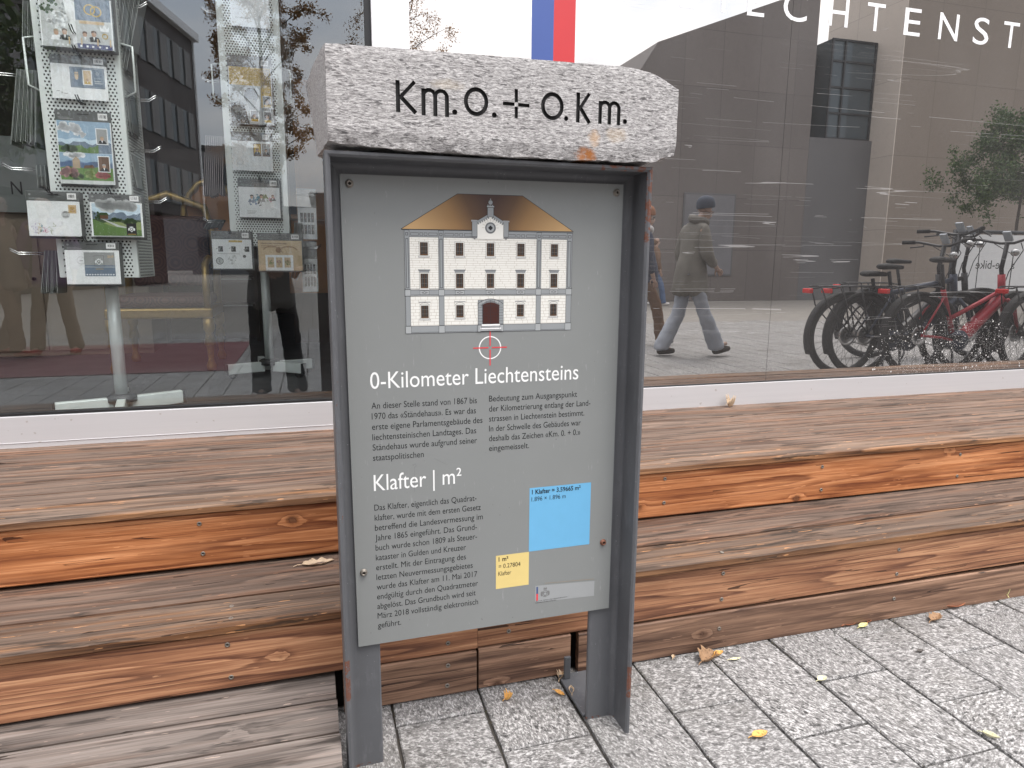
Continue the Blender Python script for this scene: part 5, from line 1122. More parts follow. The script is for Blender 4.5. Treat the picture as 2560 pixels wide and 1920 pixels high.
tag(MB().box(-60, 60, -75, -70, -.1, 6.5).build('far_wall', M['far_wall']), 'long pale grey terrace closing the far side of the square', 'building')
# trees
M['bark'] = paint('bark', (.06, .048, .04), .9, 0, .35, 18, .8)
def leaf_mat(name, cols):
    t = NT(name); r = t.n('ShaderNodeNewGeometry').outputs['Random Per Island']
    c = t.ramp(r, [(i/(len(cols)-1), c_) for i, c_ in enumerate(cols)])
    b = t.n('ShaderNodeBsdfPrincipled'); t.l(c, b.inputs['Base Color']); b.inputs['Roughness'].default_value = .6
    tl = t.n('ShaderNodeBsdfTranslucent'); t.l(c, tl.inputs[0]); ms = t.n('ShaderNodeMixShader'); ms.inputs[0].default_value = .3; t.l(b.outputs[0], ms.inputs[1]); t.l(tl.outputs[0], ms.inputs[2])
    return t.done(ms.outputs[0])
M['leaf_autumn'] = leaf_mat('leaf_autumn', [(.17, .085, .028), (.30, .15, .045), (.22, .125, .05), (.36, .19, .06), (.12, .08, .035)])
M['leaf_green'] = leaf_mat('leaf_green', [(.02, .045, .015), (.045, .085, .025), (.03, .06, .02), (.09, .14, .035)])
def tree(label, loc, h, cw, z0, leaves, leaf, lmat, seed, name='autumn_tree', col=.5, droop=0):
    r = random.Random(seed); T = thing(name, label, 'tree', loc)
    tr = MB(); n_ = 9; ax = [Vector((math.sin(k*.8+seed)*.06*k/n_*cw, math.cos(k*1.1+seed)*.06*k/n_*cw, h*.97*k/n_)) for k in range(n_+1)]
    R0 = h*.011; tr.tube(ax, [R0*(1-.93*k/n_) for k in range(n_+1)], 8)
    pts = []
    nb = 34
    for b in range(nb):
        f_ = (b+.5)/nb; zz = z0+(h*.95-z0)*f_; base = ax[min(n_, int(zz/(h*.97)*n_))].copy(); base.z = zz
        a = b*2.4+r.random(); ln = cw*(.35+.65*math.sin(PI*min(1, .15+f_*.82))**.7)*r.uniform(.65, 1.1)
        rise = (1.15 if col > .4 else .35)-droop
        p = [base]
        for s_ in range(1, 5): q = s_/4; p.append(base+Vector((math.cos(a+q*.4)*ln*q, math.sin(a+q*.4)*ln*q, ln*rise*q*(1-.3*q)-droop*ln*q*q)))
        tr.tube(p, [R0*.2*(1-.2*k) for k in range(5)], 5)
        for s_ in range(2, 5):
            for _ in range(2):
                d_ = Vector((r.gauss(0, 1), r.gauss(0, 1), r.gauss(.3-droop, .8))).normalized()*cw*r.uniform(.15, .4); e_ = p[s_]+d_; tr.tube([p[s_], p[s_]+d_*.5+Vector((0, 0, .02)), e_], [R0*.06, R0*.045, R0*.02], 3); pts.append((p[s_], e_))
    tr.build('trunk', M['bark'], T)
    lf = MB(); vs, fs = [], []
    for _ in range(leaves):
        a_, b_ = pts[int(r.random()**1*len(pts)) % len(pts)]; q = r.uniform(.1, 1.15); c = a_+(b_-a_)*q+Vector((r.gauss(0, .05), r.gauss(0, .05), r.gauss(0, .05)))*cw
        u = Vector((r.gauss(0, 1), r.gauss(0, 1), r.gauss(0, 1))).normalized(); v = u.orthogonal().normalized(); v.rotate(Matrix.Rotation(r.random()*6.28, 3, u)); w2 = u.cross(v); s_ = leaf*r.uniform(.6, 1.3); i = len(vs)
        vs += [c-v*s_, c+w2*s_*.5, c+v*s_, c-w2*s_*.5]; fs.append((i, i+1, i+2, i+3))
    lf.add(vs, fs); lf.build('crown', lmat, T); return T
tree('slender autumn tree with sparse brown leaves mirrored behind the farther card stand', (my(655, 300, -14).x, -14, 0), 9.6, 1.35, 2.9, 26000, .036, M['leaf_autumn'], 3)
tree('thin half-bare autumn tree mirrored either side of the white window post', (my(985, 60, -18).x, -18, 0), 10.6, 1.9, 3.5, 15000, .036, M['leaf_autumn'], 8)
tree('dark green leafy tree mirrored in the top left corner of the window', (-4.6, -4.0, 0), 5.6, 2.0, 2.3, 18000, .055, M['leaf_green'], 5, 'green_tree', .2, .25)
tree('green feathery tree mirrored at the right edge in front of the stone wall', (my(2500, 330, -6).x+.8, -6, 0), 4.5, 1.35, 2.75, 26000, .032, M['leaf_green'], 12, 'green_tree', .2, .45)

# ------------------------------------------------------------------ people
M['skin'] = paint('skin', (.33, .215, .165), .5, 0, .08, 20)
def skin_obj(name, nodes, edges, mat, parent, sub=2, root=0):
    """grow a smooth tapering body round a joint skeleton; nodes: (x,y,z,rx[,ry])"""
    me = bpy.data.meshes.new(name); me.from_pydata([n_[:3] for n_ in nodes], edges, [])
    o = bpy.data.objects.new(name, me); COL.objects.link(o)
    md = o.modifiers.new('skin', 'SKIN'); md.use_smooth_shade = True; md.branch_smoothing = .5
    for i, n_ in enumerate(nodes):
        sv = me.skin_vertices[0].data[i]; rx = n_[3]; ry = n_[4] if len(n_) > 4 else rx; sv.radius = (rx, ry); sv.use_root = (i == root)
    sb = o.modifiers.new('sub', 'SUBSURF'); sb.levels = sub; sb.render_levels = sub
    dg_ = bpy.context.evaluated_depsgraph_get(); m2_ = bpy.data.meshes.new_from_object(o.evaluated_get(dg_)); o.modifiers.clear(); o.data = m2_; bpy.data.meshes.remove(me)
    m2_.name = name; m2_.materials.clear(); m2_.materials.append(mat)
    for p in m2_.polygons: p.use_smooth = True
    o.parent = parent; return o
def person(label, loc, rz, P, cols, scale=1.0, hat=None, scarf=None, hair=None, coat_hem=.62, bag=None):
    """P: joints in metres for a 1.76 m adult, x ahead, y to the person's left"""
    T = thing('person', label, 'person', loc, rz); T.scale = (scale,)*3
    J = {k: Vector(v) for k, v in P.items() if isinstance(v, tuple)}
    nodes, edges, ix = [], [], {}
    def nd(k, p, r, r2=None): ix[k] = len(nodes); nodes.append((p[0], p[1], p[2], r, r2 or r)); return ix[k]
    def ed(a, b): edges.append((ix[a], ix[b]))
    pel, che, nek, hd = J['pelvis'], J['chest'], J['neck'], J['head']
    nd('pelvis', pel, .11, .09); nd('waist', pel.lerp(che, .5), .12, .09); nd('chest', che, .105, .075); nd('neck', nek, .055); nd('jaw', nek.lerp(hd, .55)+Vector((.02, 0, 0)), .068, .075); nd('skull', hd, .082, .092); nd('crown', hd+Vector((-.01, 0, .07)), .06, .07)
    f_ = Vector(P.get('look', (1, 0, 0))).normalized()
    nd('nose', nek.lerp(hd, .72)+f_*.105, .014)
    for a, b in (('pelvis', 'waist'), ('waist', 'chest'), ('chest', 'neck'), ('neck', 'jaw'), ('jaw', 'skull'), ('skull', 'crown'), ('jaw', 'nose')): ed(a, b)
    for s_, sg in (('l', 1), ('r', -1)):
        sd_ = f_.cross(Vector((0, 0, 1)))*-sg
        nd('ear'+s_, nek.lerp(hd, .8)+sd_*.088, .018); ed('skull', 'ear'+s_)
        nd('sh'+s_, J['sh'+s_], .038); nd('el'+s_, J['el'+s_], .045); nd('wr'+s_, J['wr'+s_], .027); ed('chest', 'sh'+s_); ed('sh'+s_, 'el'+s_); ed('el'+s_, 'wr'+s_)
        d_ = (J['wr'+s_]-J['el'+s_]).normalized(); sid = Vector((0, 1, 0)).cross(d_).normalized() if abs(d_.y) < .9 else Vector((1, 0, 0)); pal = J['wr'+s_]+d_*.055
        nd('palm'+s_, pal, .03, .017); ed('wr'+s_, 'palm'+s_)
        curl = Vector((0, -sg, 0))*.5
        for fi, (o_, l_) in enumerate(((-.027, .066), (-.009, .078), (.009, .074), (.026, .056))):
            b_ = pal+d_*.03+sid*o_; k1 = b_+d_*l_*.5+curl*.012; k2 = k1+(d_+curl).normalized()*l_*.5
            nd(f'f{fi}a'+s_, b_, .009); nd(f'f{fi}b'+s_, k1, .0085); nd(f'f{fi}c'+s_, k2, .007); ed('palm'+s_, f'f{fi}a'+s_); ed(f'f{fi}a'+s_, f'f{fi}b'+s_); ed(f'f{fi}b'+s_, f'f{fi}c'+s_)
        tb_ = J['wr'+s_]+d_*.025+sid*.03; nd('t1'+s_, tb_, .011); nd('t2'+s_, tb_+sid*.022+d_*.03+curl*.02, .009); nd('t3'+s_, tb_+sid*.024+d_*.056+curl*.035, .008); ed('palm'+s_, 't1'+s_); ed('t1'+s_, 't2'+s_); ed('t2'+s_, 't3'+s_)
        nd('hip'+s_, J['hip'+s_], .07); nd('kn'+s_, J['kn'+s_], .055); nd('an'+s_, J['an'+s_], .03); nd('toe'+s_, J['an'+s_]+Vector(P.get('toe'+s_, (.13, 0, -.05))), .022, .018)
        ed('pelvis', 'hip'+s_); ed('hip'+s_, 'kn'+s_); ed('kn'+s_, 'an'+s_); ed('an'+s_, 'toe'+s_)
    body = skin_obj('body', nodes, edges, M['skin'], T, 2)
    # face
    eyes = MB(); sdv = f_.cross(Vector((0, 0, 1)))
    for sg in (1, -1): eyes.lathe([(0, -.009), (.008, -.004), (.009, .0), (.008, .004), (0, .009)], nek.lerp(hd, .9)+f_*.083+sdv*(.03*sg), (0, 0, 1), 10)
    e0 = eyes.v[:len(eyes.v)//2]
    for sg in (1, -1): q = MB(); q.lathe([(0, -.008), (.0075, -.004), (.0085, .0), (.0075, .004), (0, .008)], nek.lerp(hd, .9)+f_*.082+sdv*(.03*sg), (0, 0, 1), 10); q.build('eye', AC['black'], T)
    q = MB(); q.tube([nek.lerp(hd, .46)+f_*.085+sdv*(.024*k) for k in (-1, 0, 1)], [.003, .0055, .003], 6); q.build('mouth', AC['rose'], T)
    # trousers and shoes
    cn, ce = [(*pel, .115, .10)], []
    for s_ in 'lr':
        h_, k_, a_ = J['hip'+s_], J['kn'+s_], J['an'+s_]; b = len(cn); fl = P.get('flare', .075)
        cn += [(*(h_+Vector((0, 0, -.06))), .082, .085), (*h_.lerp(k_, .6), .08, .085), (*k_, .074, .078), (*k_.lerp(a_, .6), fl*.95, fl), (*(a_+Vector((-.01, 0, -.0))), fl, fl*1.1), (*(a_+Vector((-.005, 0, -.042))), fl*.98, fl*1.08)]
        ce += [(0, b)]+[(b+j, b+j+1) for j in range(5)]
    tr_ = skin_obj('trousers', cn, ce, cols['trousers'], T, 3)
    for v in tr_.data.vertices:
        p = v.co; v.co += v.normal*(mnoise.noise(Vector((p.x*12, p.y*12, p.z*14)))*.009+mnoise.noise(Vector((p.x*30, p.y*30, p.z*34)))*.004)
    for s_ in 'lr':
        a_ = J['an'+s_]; tv = Vector(P.get('toe'+s_, (.13, 0, -.05))); tv.z = 0 if tv.z < 0 else tv.z*.6; dn = Vector((0, 0, -.048))
        skin_obj('shoe', [(*(a_+dn-tv*.42), .042, .042), (*(a_+dn+tv*.35), .047, .042), (*(a_+dn+tv*1.3), .038, .03)], [(0, 1), (1, 2)], cols['shoes'], T, 2)
    # coat: trunk with skirt, sleeves
    hem = Vector((pel.x, pel.y, coat_hem)); n2, e2 = [], []
    n2 += [(*che, .185, .145), (*pel.lerp(che, .5), .185, .155), (*(pel+Vector((0, 0, .02))), .205, .175), (*pel.lerp(hem, .6), .21, .185), (*hem, P.get('hemr', .235), P.get('hemr', .235)*.95), (*(nek+Vector((-.01, 0, .0))), .075, .075)]
    e2 += [(0, 1), (1, 2), (2, 3), (3, 4), (0, 5)]
    for s_ in 'lr':
        b = len(n2); n2 += [(*J['sh'+s_], .09, .09), (*J['sh'+s_].lerp(J['el'+s_], .5), .072, .072), (*J['el'+s_], .066, .066), (*J['el'+s_].lerp(J['wr'+s_], .88), .052, .052)]; e2 += [(0, b), (b, b+1), (b+1, b+2), (b+2, b+3)]
    co_ = skin_obj('coat', n2, e2, cols['coat'], T, 3)
    for v in co_.data.vertices:                             # creases and hanging folds
        p = v.co; k_ = mnoise.noise(Vector((p.x*9, p.y*9, p.z*4)))*.011 + mnoise.noise(Vector((p.x*22, p.y*22, p.z*9)))*.006
        low = max(0, (1.05-p.z))*.05*math.sin(math.atan2(p.y-hem.y, p.x-hem.x)*7+p.z*3)
        v.co += v.normal*(k_+low)
    if hat:
        h_ = hd+Vector((-.005, 0, .035)); q = MB(); q.lathe([(.094, -.03), (.099, -.02), (.1005, .0), (.1, .025), (.094, .05), (.08, .075), (.055, .094), (.028, .103), (0, .106)], h_, (P.get('hatx', -.12), 0, 1), 20); q.build('knit_hat', hat, T)
    if hair:
        skin_obj('hair', [(*(hd+Vector((-.035, 0, .03))), .098, .1), (*(hd+Vector((-.055, 0, -.06))), .085, .09), (*(nek+Vector((-.05, 0, .02))), .06, .07)], [(0, 1), (1, 2)], hair, T, 2)
    if scarf:
        q = MB(); c_ = nek+Vector((0, 0, .01)); q.tube([c_+Vector((.07*math.cos(a)-.01, .085*math.sin(a), -.015+.03*math.cos(a)*-1+.012*math.sin(2*a))) for a in [2*PI*k/14 for k in range(14)]], .042, 10, closed=True); q.build('scarf', scarf, T)
    if bag:
        q = MB(); q.box(-.06, .1, -.30, -.22, .62, .92); q.build('bag', bag, T, .02)
    return T
CL = {k: paint('cloth_'+k, c, .9, 0, .3, 7, .8) for k, c in dict(taupe=(.16, .149, .13), dtaupe=(.14, .13, .115), denim=(.30, .32, .36), navy=(.03, .035, .06), bluehat=(.05, .06, .085), orange=(.25, .10, .045), whitecl=(.6, .58, .57), brown=(.13, .075, .045), purple=(.13, .06, .13), black=(.02, .02, .022), shoe=(.04, .032, .026), redshoe=(.30, .03, .03), blue=(.09, .13, .22), grey=(.14, .135, .13), khaki=(.16, .12, .085)).items()}
walk = dict(pelvis=(0, 0, .93), chest=(.03, 0, 1.27), neck=(.08, 0, 1.47), head=(.15, 0, 1.60), look=(1, 0, -.35), shl=(.04, .17, 1.38), shr=(.04, -.17, 1.38), ell=(.06, .21, 1.10), elr=(-.03, -.22, 1.11), wrl=(.22, .15, .98), wrr=(.12, -.18, .90), hipl=(0, .09, .88), hipr=(0, -.09, .88), knl=(.13, .09, .50), knr=(-.06, -.09, .49), anl=(.33, .09, .11), anr=(-.26, -.09, .10), toel=(.13, 0, .035), toer=(.13, 0, -.04), flare=.092)
walker = person('person in grey-brown coat, dark knit hat and pale jeans walking past in the right window', (4.10, -1.84, 0), 0, walk, dict(trousers=CL['denim'], shoes=CL['shoe'], coat=CL['taupe']), 1.03, hat=CL['bluehat'], scarf=CL['dtaupe'], coat_hem=.66)
stand = dict(pelvis=(0, 0, .93), chest=(0, 0, 1.28), neck=(.01, 0, 1.49), head=(.03, 0, 1.63), shl=(0, .18, 1.40), shr=(0, -.18, 1.40), ell=(-.02, .25, 1.12), elr=(-.02, -.25, 1.12), wrl=(.06, .24, .88), wrr=(.06, -.24, .88), hipl=(0, .09, .88), hipr=(0, -.09, .88), knl=(.03, .10, .49), knr=(.03, -.10, .49), anl=(-.01, .11, .085), anr=(-.01, -.11, .085))
step = dict(stand, knl=(.16, .10, .50), anl=(.24, .1, .10), knr=(-.04, -.1, .49), anr=(-.22, -.1, .1))
person('person in navy jacket with orange hat and white scarf beside the sign frame', (mz(1622, 860).x-.12, -3.0, 0), .2, step, dict(trousers=CL['brown'], shoes=CL['black'], coat=CL['navy']), 1.0, hat=CL['orange'], scarf=CL['whitecl'], coat_hem=.78)
person('distant person in blue jeans and white shoes close to the museum wall', (mz(1632, 764).x, mz(1632, 764).y, 0), .1, step, dict(trousers=CL['blue'], shoes=CL['whitecl'], coat=CL['brown']), .98, hair=CL['brown'], coat_hem=.85)
pA = dict(stand, anl=(.14, .1, .1), knl=(.12, .1, .5), anr=(-.2, -.12, .1), knr=(-.02, -.11, .5))
person('person in purple jacket, brown trousers and red shoes standing on the red carpet', (mz(150, 886).x, mz(150, 886).y, 0), PI*.5, dict(stand, anl=(.03, .2, .09), anr=(-.02, -.17, .09), knl=(.04, .14, .49), knr=(.02, -.13, .49)), dict(trousers=CL['khaki'], shoes=CL['redshoe'], coat=CL['purple']), 1.0, hair=CL['brown'], coat_hem=.74)
person('person in khaki coat and red shoes at the left edge of the window', (mz(35, 892).x, mz(35, 892).y, 0), PI*.1, pA, dict(trousers=CL['brown'], shoes=CL['redshoe'], coat=CL['khaki']), 1.0, hair=CL['black'], coat_hem=.7)
# the photographer, holding the phone that is this camera
ph_ = dict(stand, shl=(.02, .18, 1.36), shr=(.02, -.18, 1.36), ell=(.10, .22, 1.08), elr=(.12, -.26, 1.08), wrl=(.27, .02, 1.02), wrr=(.26, -.22, 1.03), look=(1, 0, -.3), hemr=.2, knl=(.02, .105, .49), knr=(.05, -.13, .49), anl=(-.02, .11, .085), anr=(.02, -.16, .085))
pho = person('photographer in grey jacket and dark trousers whose dark reflection covers the left window', (-.29, -.42, 0), PI*.5, ph_, dict(trousers=CL['black'], shoes=CL['black'], coat=CL['grey']), .97, hat=CL['black'], hair=CL['brown'], coat_hem=.70)
phn = thing('phone', 'black phone held up by the photographer', 'phone', (0, -.03, CAM_H))
MB().box(-.085, .075, -.012, -.004, -.04, .036).build('body', AC['black'], phn, .003); q = MB(); q.lathe([(.009, 0), (.009, .003), (0, .0032)], (0, -.0041, 0), (0, 1, 0), 14); q.build('lens', M['bldg_glass'], phn)

# ------------------------------------------------------------------ e-bikes
M['tyre'] = paint('tyre', (.014, .014, .015), .75, 0, .3, 60); M['bike_black'] = paint('bike_black', (.018, .018, .021), .4, .2, .3, 12); M['bike_red'] = paint('bike_red', (.36, .02, .035), .32, .1, .15, 12); M['bike_blue'] = paint('bike_blue', (.035, .045, .075), .35, .3, .2, 12); M['bike_lamp'] = paint('bike_lamp', (.62, .03, .03), .25); M['silver'] = paint('silver', (.5, .5, .5), .3, .9, .1); M['screen'] = paint('screen', (.3, .33, .36), .15)
def ebike(label, x, y, rz, col, saddle=.93, bar=1.06, low=True):
    B = thing('electric_bicycle', label, 'bicycle', (x, y, 0), rz, 'electric bicycles parked in the square'); B.scale = (1.12, 1.12, 1.12)
    WB, R_ = 1.12, .345
    def wheel(cx, steer=0):
        m = MB(); N_ = 36
        m.tube([(cx+(R_-.045)*math.cos(2*PI*k/N_), 0, R_+(R_-.045)*math.sin(2*PI*k/N_)) for k in range(N_)], .012, 6, closed=True)
        m.lathe([(.012, -.055), (.03, -.05), (.03, .05), (.012, .055)], (cx, 0, R_), (0, 1, 0), 14)
        for k in range(28):
            a = 2*PI*k/28; s_ = .03 if k % 2 else -.03; b = a+(.5 if (k//2) % 2 else -.5)
            m.tube([(cx+.028*math.cos(b), s_, R_+.028*math.sin(b)), (cx+(R_-.05)*math.cos(a), 0, R_+(R_-.05)*math.sin(a))], .0014, 3)
        w_ = m.build('wheel', M['bike_black'], B)
        t_ = MB(); t_.tube([(cx+(R_-.024)*math.cos(2*PI*k/N_), 0, R_+(R_-.024)*math.sin(2*PI*k/N_)) for k in range(N_)], .029, 10, closed=True); t_.build('tyre', M['tyre'], w_)
        d_ = MB(); d_.lathe([(.085, .045), (.085, .048), (.06, .048), (.06, .045)], (cx, 0, R_), (0, 1, 0), 24); d_.build('brake_disc', M['silver'], w_)
        return w_
    wheel(0); wheel(WB)
    def guard(cx, a0, a1):
        m = MB(); n_ = 22; rr_ = R_+.026; vs = []
        for k in range(n_+1):
            a = a0+(a1-a0)*k/n_
            for yy, dr in ((-.042, -.022), (-.026, 0), (.026, 0), (.042, -.022), (.026, -.006), (-.026, -.006)): vs.append((cx+(rr_+dr)*math.cos(a), yy, R_+(rr_+dr)*math.sin(a)))
        m.add(vs, [(k*6+j, k*6+(j+1) % 6, (k+1)*6+(j+1) % 6, (k+1)*6+j) for k in range(n_) for j in range(6)]+[tuple(range(6))[::-1], tuple(n_*6+j for j in range(6))], 0, True); return m.build('mudguard', M['tyre'], B)
    guard(0, math.radians(25), math.radians(205)); guard(WB, math.radians(-15), math.radians(150))
    bb = Vector((.44, 0, .29)); ht = Vector((.955, 0, .62)); hb = Vector((.915, 0, .86)); sc = Vector((.27, 0, .70))
    m = MB()
    m.tube([ht+Vector((-.02, 0, .03)), bb+Vector((.14, 0, .06)), bb], [.05, .058, .055], 10)
    m.tube([hb, ht], .03, 10); m.tube([bb, sc, sc+Vector((-.01, 0, .03))], [.026, .021, .021], 10)
    if low: m.tube([ht+Vector((-.01, 0, .1)), bb.lerp(sc, .45)], .02, 8)
    else: m.tube([hb+Vector((0, 0, -.05)), sc], .022, 8)
    for s_ in (-1, 1):
        m.tube([(0, s_*.065, R_), (.22, s_*.055, R_-.02), bb+Vector((-.04, s_*.04, 0))], .011, 8); m.tube([(0, s_*.065, R_), (.15, s_*.055, .56), sc+Vector((-.02, s_*.02, -.04))], .009, 8)
        m.tube([(WB, s_*.06, R_), (WB-.07, s_*.055, .56), ht+Vector((.005, s_*.05, .02)), ht], [.014, .017, .018, .02], 8)
    m.build('frame', col, B)
    m = MB(); m.lathe([(0, -.07), (.075, -.07), (.09, -.05), (.09, .05), (.075, .07), (0, .07)], bb+Vector((.02, 0, 0)), (0, 1, 0), 20); mt = m.build('motor', M['bike_blue'], B)
    m = MB(); m.lathe([(.085, .075), (.085, .079), (.03, .079)], bb, (0, -1, 0), 26)
    m.obox(bb+Vector((0, -.085, 0)), bb+Vector((.165, -.09, -.05)), .016, .025); m.obox(bb+Vector((0, .085, 0)), bb+Vector((-.165, .09, .05)), .016, .025); cr_ = m.build('crank', M['bike_black'], B)
    for c_, s_ in ((bb+Vector((.165, -.14, -.05)), -1), (bb+Vector((-.165, .14, .05)), 1)): MB().box(c_.x-.05, c_.x+.05, c_.y-.045, c_.y+.045, c_.z-.012, c_.z+.012).build('pedal', M['tyre'], cr_, .004)
    m = MB(); m.tube([(0, -.05, R_+.035), bb+Vector((0, -.08, .083))], .004, 5); m.tube([(0, -.05, R_-.035), bb+Vector((0, -.08, -.083))], .004, 5); m.build('chain', M['bike_black'], B)
    m = MB(); m.tube([sc, (.27-.06*(saddle-.7)/.3, 0, saddle-.04)], .0155, 10); m.build('seat_post', M['bike_black'], B)
    sx = .27-.06*(saddle-.7)/.3
    skin_obj('saddle', [(sx-.11, 0, saddle, .078, .028), (sx-.04, 0, saddle+.004, .062, .03), (sx+.05, 0, saddle, .032, .024), (sx+.145, 0, saddle-.005, .02, .018)], [(0, 1), (1, 2), (2, 3)], M['tyre'], B, 2)
    # bars
    st = hb+Vector((-.02, 0, .06)); m = MB(); m.tube([hb, hb+Vector((-.012, 0, .05)), Vector((hb.x+.02, 0, bar))], .018, 8); m.build('stem', M['bike_black'], B)
    hx = hb.x+.02; m = MB(); m.tube([(hx-.13, .32, bar+.035), (hx-.05, .22, bar+.035), (hx, .06, bar), (hx, -.06, bar), (hx-.05, -.22, bar+.035), (hx-.13, -.32, bar+.035)], .012, 8); hbm = m.build('handlebar', M['bike_black'], B)
    for s_ in (-1, 1):
        g_ = MB(); g_.tube([(hx-.07, s_*.245, bar+.035), (hx-.135, s_*.325, bar+.035)], .018, 10); g_.build('grip', M['tyre'], hbm)
        g_ = MB(); g_.tube([(hx-.02, s_*.2, bar+.03), (hx+.02, s_*.24, bar+.0), (hx-.04, s_*.33, bar-.01)], .006, 6); g_.build('brake_lever', M['bike_black'], hbm)
    g_ = MB(); g_.obox((hx+.02, 0, bar+.02), (hx-.03, 0, bar+.10), .07, .02); g_.build('display', M['screen'], hbm, .004)
    m = MB(); m.tube([(hx, .12, bar), (hx+.12, .06, bar-.06), (hx+.06, .0, bar-.25), (hx-.02, .02, .7)], .004, 5); m.tube([(hx, -.12, bar), (hx+.13, -.03, bar-.1), (WB-.03, -.05, .45)], .004, 5); m.build('cable', M['tyre'], B)
    # rack and lamp
    m = MB(); zr = .745
    m.tube([(-.34, .06, zr), (-.30, .065, zr+.012), (.14, .055, zr+.012), (.22, .03, zr)], .007, 6); m.tube([(-.34, -.06, zr), (-.30, -.065, zr+.012), (.14, -.055, zr+.012), (.22, -.03, zr)], .007, 6); m.tube([(-.34, .06, zr), (-.36, 0, zr-.005), (-.34, -.06, zr)], .007, 6)
    for s_ in (-1, 1):
        m.tube([(0, s_*.075, R_+.02), (-.05, s_*.08, .55), (-.10, s_*.065, zr+.01)], .007, 6); m.tube([(0, s_*.075, R_+.02), (-.16, s_*.085, .52), (-.24, s_*.08, .60), (-.30, s_*.065, zr)], .006, 6)
    for k in range(3): m.tube([(-.24+k*.14, -.06, zr+.012), (-.24+k*.14, .06, zr+.012)], .005, 5)
    rk = m.build('luggage_rack', M['bike_black'], B)
    m = MB(); m.box(-.40, -.365, -.05, .05, zr-.045, zr-.005); m.build('tail_lamp', M['bike_lamp'], B, .008)
    m = MB(); m.lathe([(0, 0), (.03, .0), (.032, .03), (.02, .05), (0, .055)], (hx+.09, 0, bar-.08), (1, 0, 0), 14); m.build('headlamp', M['silver'], B)
    m = MB(); m.tube([(.36, .06, .26), (.28, .16, .06), (.25, .18, .012)], .01, 6); m.build('kickstand', M['bike_black'], B)
    return B
bA, bB_, bC = mz(2088, 938), mz(2142, 938), mz(2250, 932)
ebike('black electric bicycle with low saddle, leftmost in the row', bA.x+.05, bA.y, .05, M['bike_black'], .86, 1.10)
ebike('dark electric bicycle with high saddle, second from the left', bB_.x+.02, bB_.y-.02, .02, M['bike_blue'], .92, 1.20, False)
ebike('red step-through electric bicycle nearest the window', bC.x, bC.y+.12, -.02, M['bike_red'], .98, 1.13)
ebike('black electric bicycle behind the red one, turned away', bC.x+.55, bC.y-1.0, .25, M['bike_black'], .97, 1.22, False)
ebike('dark electric bicycle at the right edge behind the spattered glass', bC.x+1.25, bC.y+.25, -.08, M['bike_black'], .95, 1.12)
ad = thing('advertising_board', 'white roadside board lettered e-bike in a dark frame behind the bicycles', 'sign board', (my(2395, 585, -2.9).x, -2.9, 0))
bw_ = 1.9
MB().box(0, bw_, -.05, 0, .62, 1.50).build('board', M['white_trim'], ad); m = MB(); m.tube([(-.03, -.02, .02), (-.03, -.02, 1.54), (bw_+.03, -.02, 1.54), (bw_+.03, -.02, .02)], .035, 8); m.build('frame', M['dark_metal'], ad)
f_ = Flat((bw_, .0006, 0), (-1, 0, 0), (0, 0, 1), 1, .0003); f_.text('a', .72, 1.0, .115, 0, .08); f_.build('lettering', AC['black'], ad)
f_ = Flat((bw_, .0006, 0), (-1, 0, 0), (0, 0, 1), 1, .0003); f_.text('e-bike', 1.02, 1.0, .125, 0, .47); f_.build('lettering', AC['black'], ad)

# ------------------------------------------------------------------ fallen leaves
def lmat(name, a, b):
    t = NT(name); o = t.obj(); c = t.mix(t.noise(o, 60, 5, .7), a, b); c = t.mix(t.math('GREATER_THAN', t.noise(o, 240, 3), .64), c, [q*.4 for q in a]); return t.done(t.pbr(c, .7))
LM = dict(brown=lmat('leaf_brown', (.20, .11, .055), (.36, .22, .12)), tan=lmat('leaf_tan', (.42, .30, .19), (.60, .46, .32)), orange=lmat('leaf_orange', (.55, .27, .06), (.72, .42, .13)), yellow=lmat('leaf_yellow', (.58, .52, .2), (.70, .66, .34)), pale=lmat('leaf_pale', (.55, .52, .34), (.66, .62, .42)), red=lmat('leaf_red', (.38, .12, .05), (.52, .2, .1)), dark=lmat('leaf_dark', (.05, .045, .04), (.1, .08, .07)))
def leaf(label, p, size, asp, rz, curl, colr, lift=.0, lobes=0, roll=0.0, seed=0):
    r = random.Random(seed+int(size*1e4)); n_, k_ = 14, 6; vs, fs = [], []
    for i in range(n_+1):
        u = i/n_; hw = math.sin(PI*u**.85)**.75*asp*.5*(1+lobes*.35*math.sin(u*22+seed)) + .004
        for j in range(-k_, k_+1):
            v = j/k_; x = (u-.5); y = v*hw
            z = curl*(abs(v)**1.6*hw*1.6 + (x*x)*1.3) + .03*curl*math.sin(u*14+v*5+seed) + r.uniform(-.006, .006)
            if roll: a = v*roll; y = hw*math.sin(a)/max(roll, .1)*1.0; z += hw*(1-math.cos(a))
            vs.append((x*size, y*size, z*size))
    w_ = 2*k_+1
    for i in range(n_):
        for j in range(2*k_): a = i*w_+j; fs.append((a, a+1, a+w_+1, a+w_))
    zmin = min(v[2] for v in vs); vs = [(a, b, c-zmin) for a, b, c in vs]
    m = MB(); m.add(vs, fs, 0, True); stem = [(-.5*size, 0, -zmin+curl*.3*size), (-.62*size, .02*size, -zmin+curl*.32*size), (-.75*size, .0, -zmin+curl*.2*size)]
    m.tube(stem, .008*size+.0003, 5); o = m.build('fallen_leaf', LM[colr]); sd_ = o.modifiers.new('thick', 'SOLIDIFY'); sd_.thickness = .0005
    o.location = Vector(p)+Vector((0, 0, .0012+lift)); o.rotation_euler = (0, 0, rz); return tag(o, label, 'leaf', 'dry leaves blown against the steps')
leaf('large crumpled brown leaf at the foot of the steps right of the sign', gz(1770, 1650, 0), .066, .8, .5, .45, 'brown', 0, .6, .75, 1)
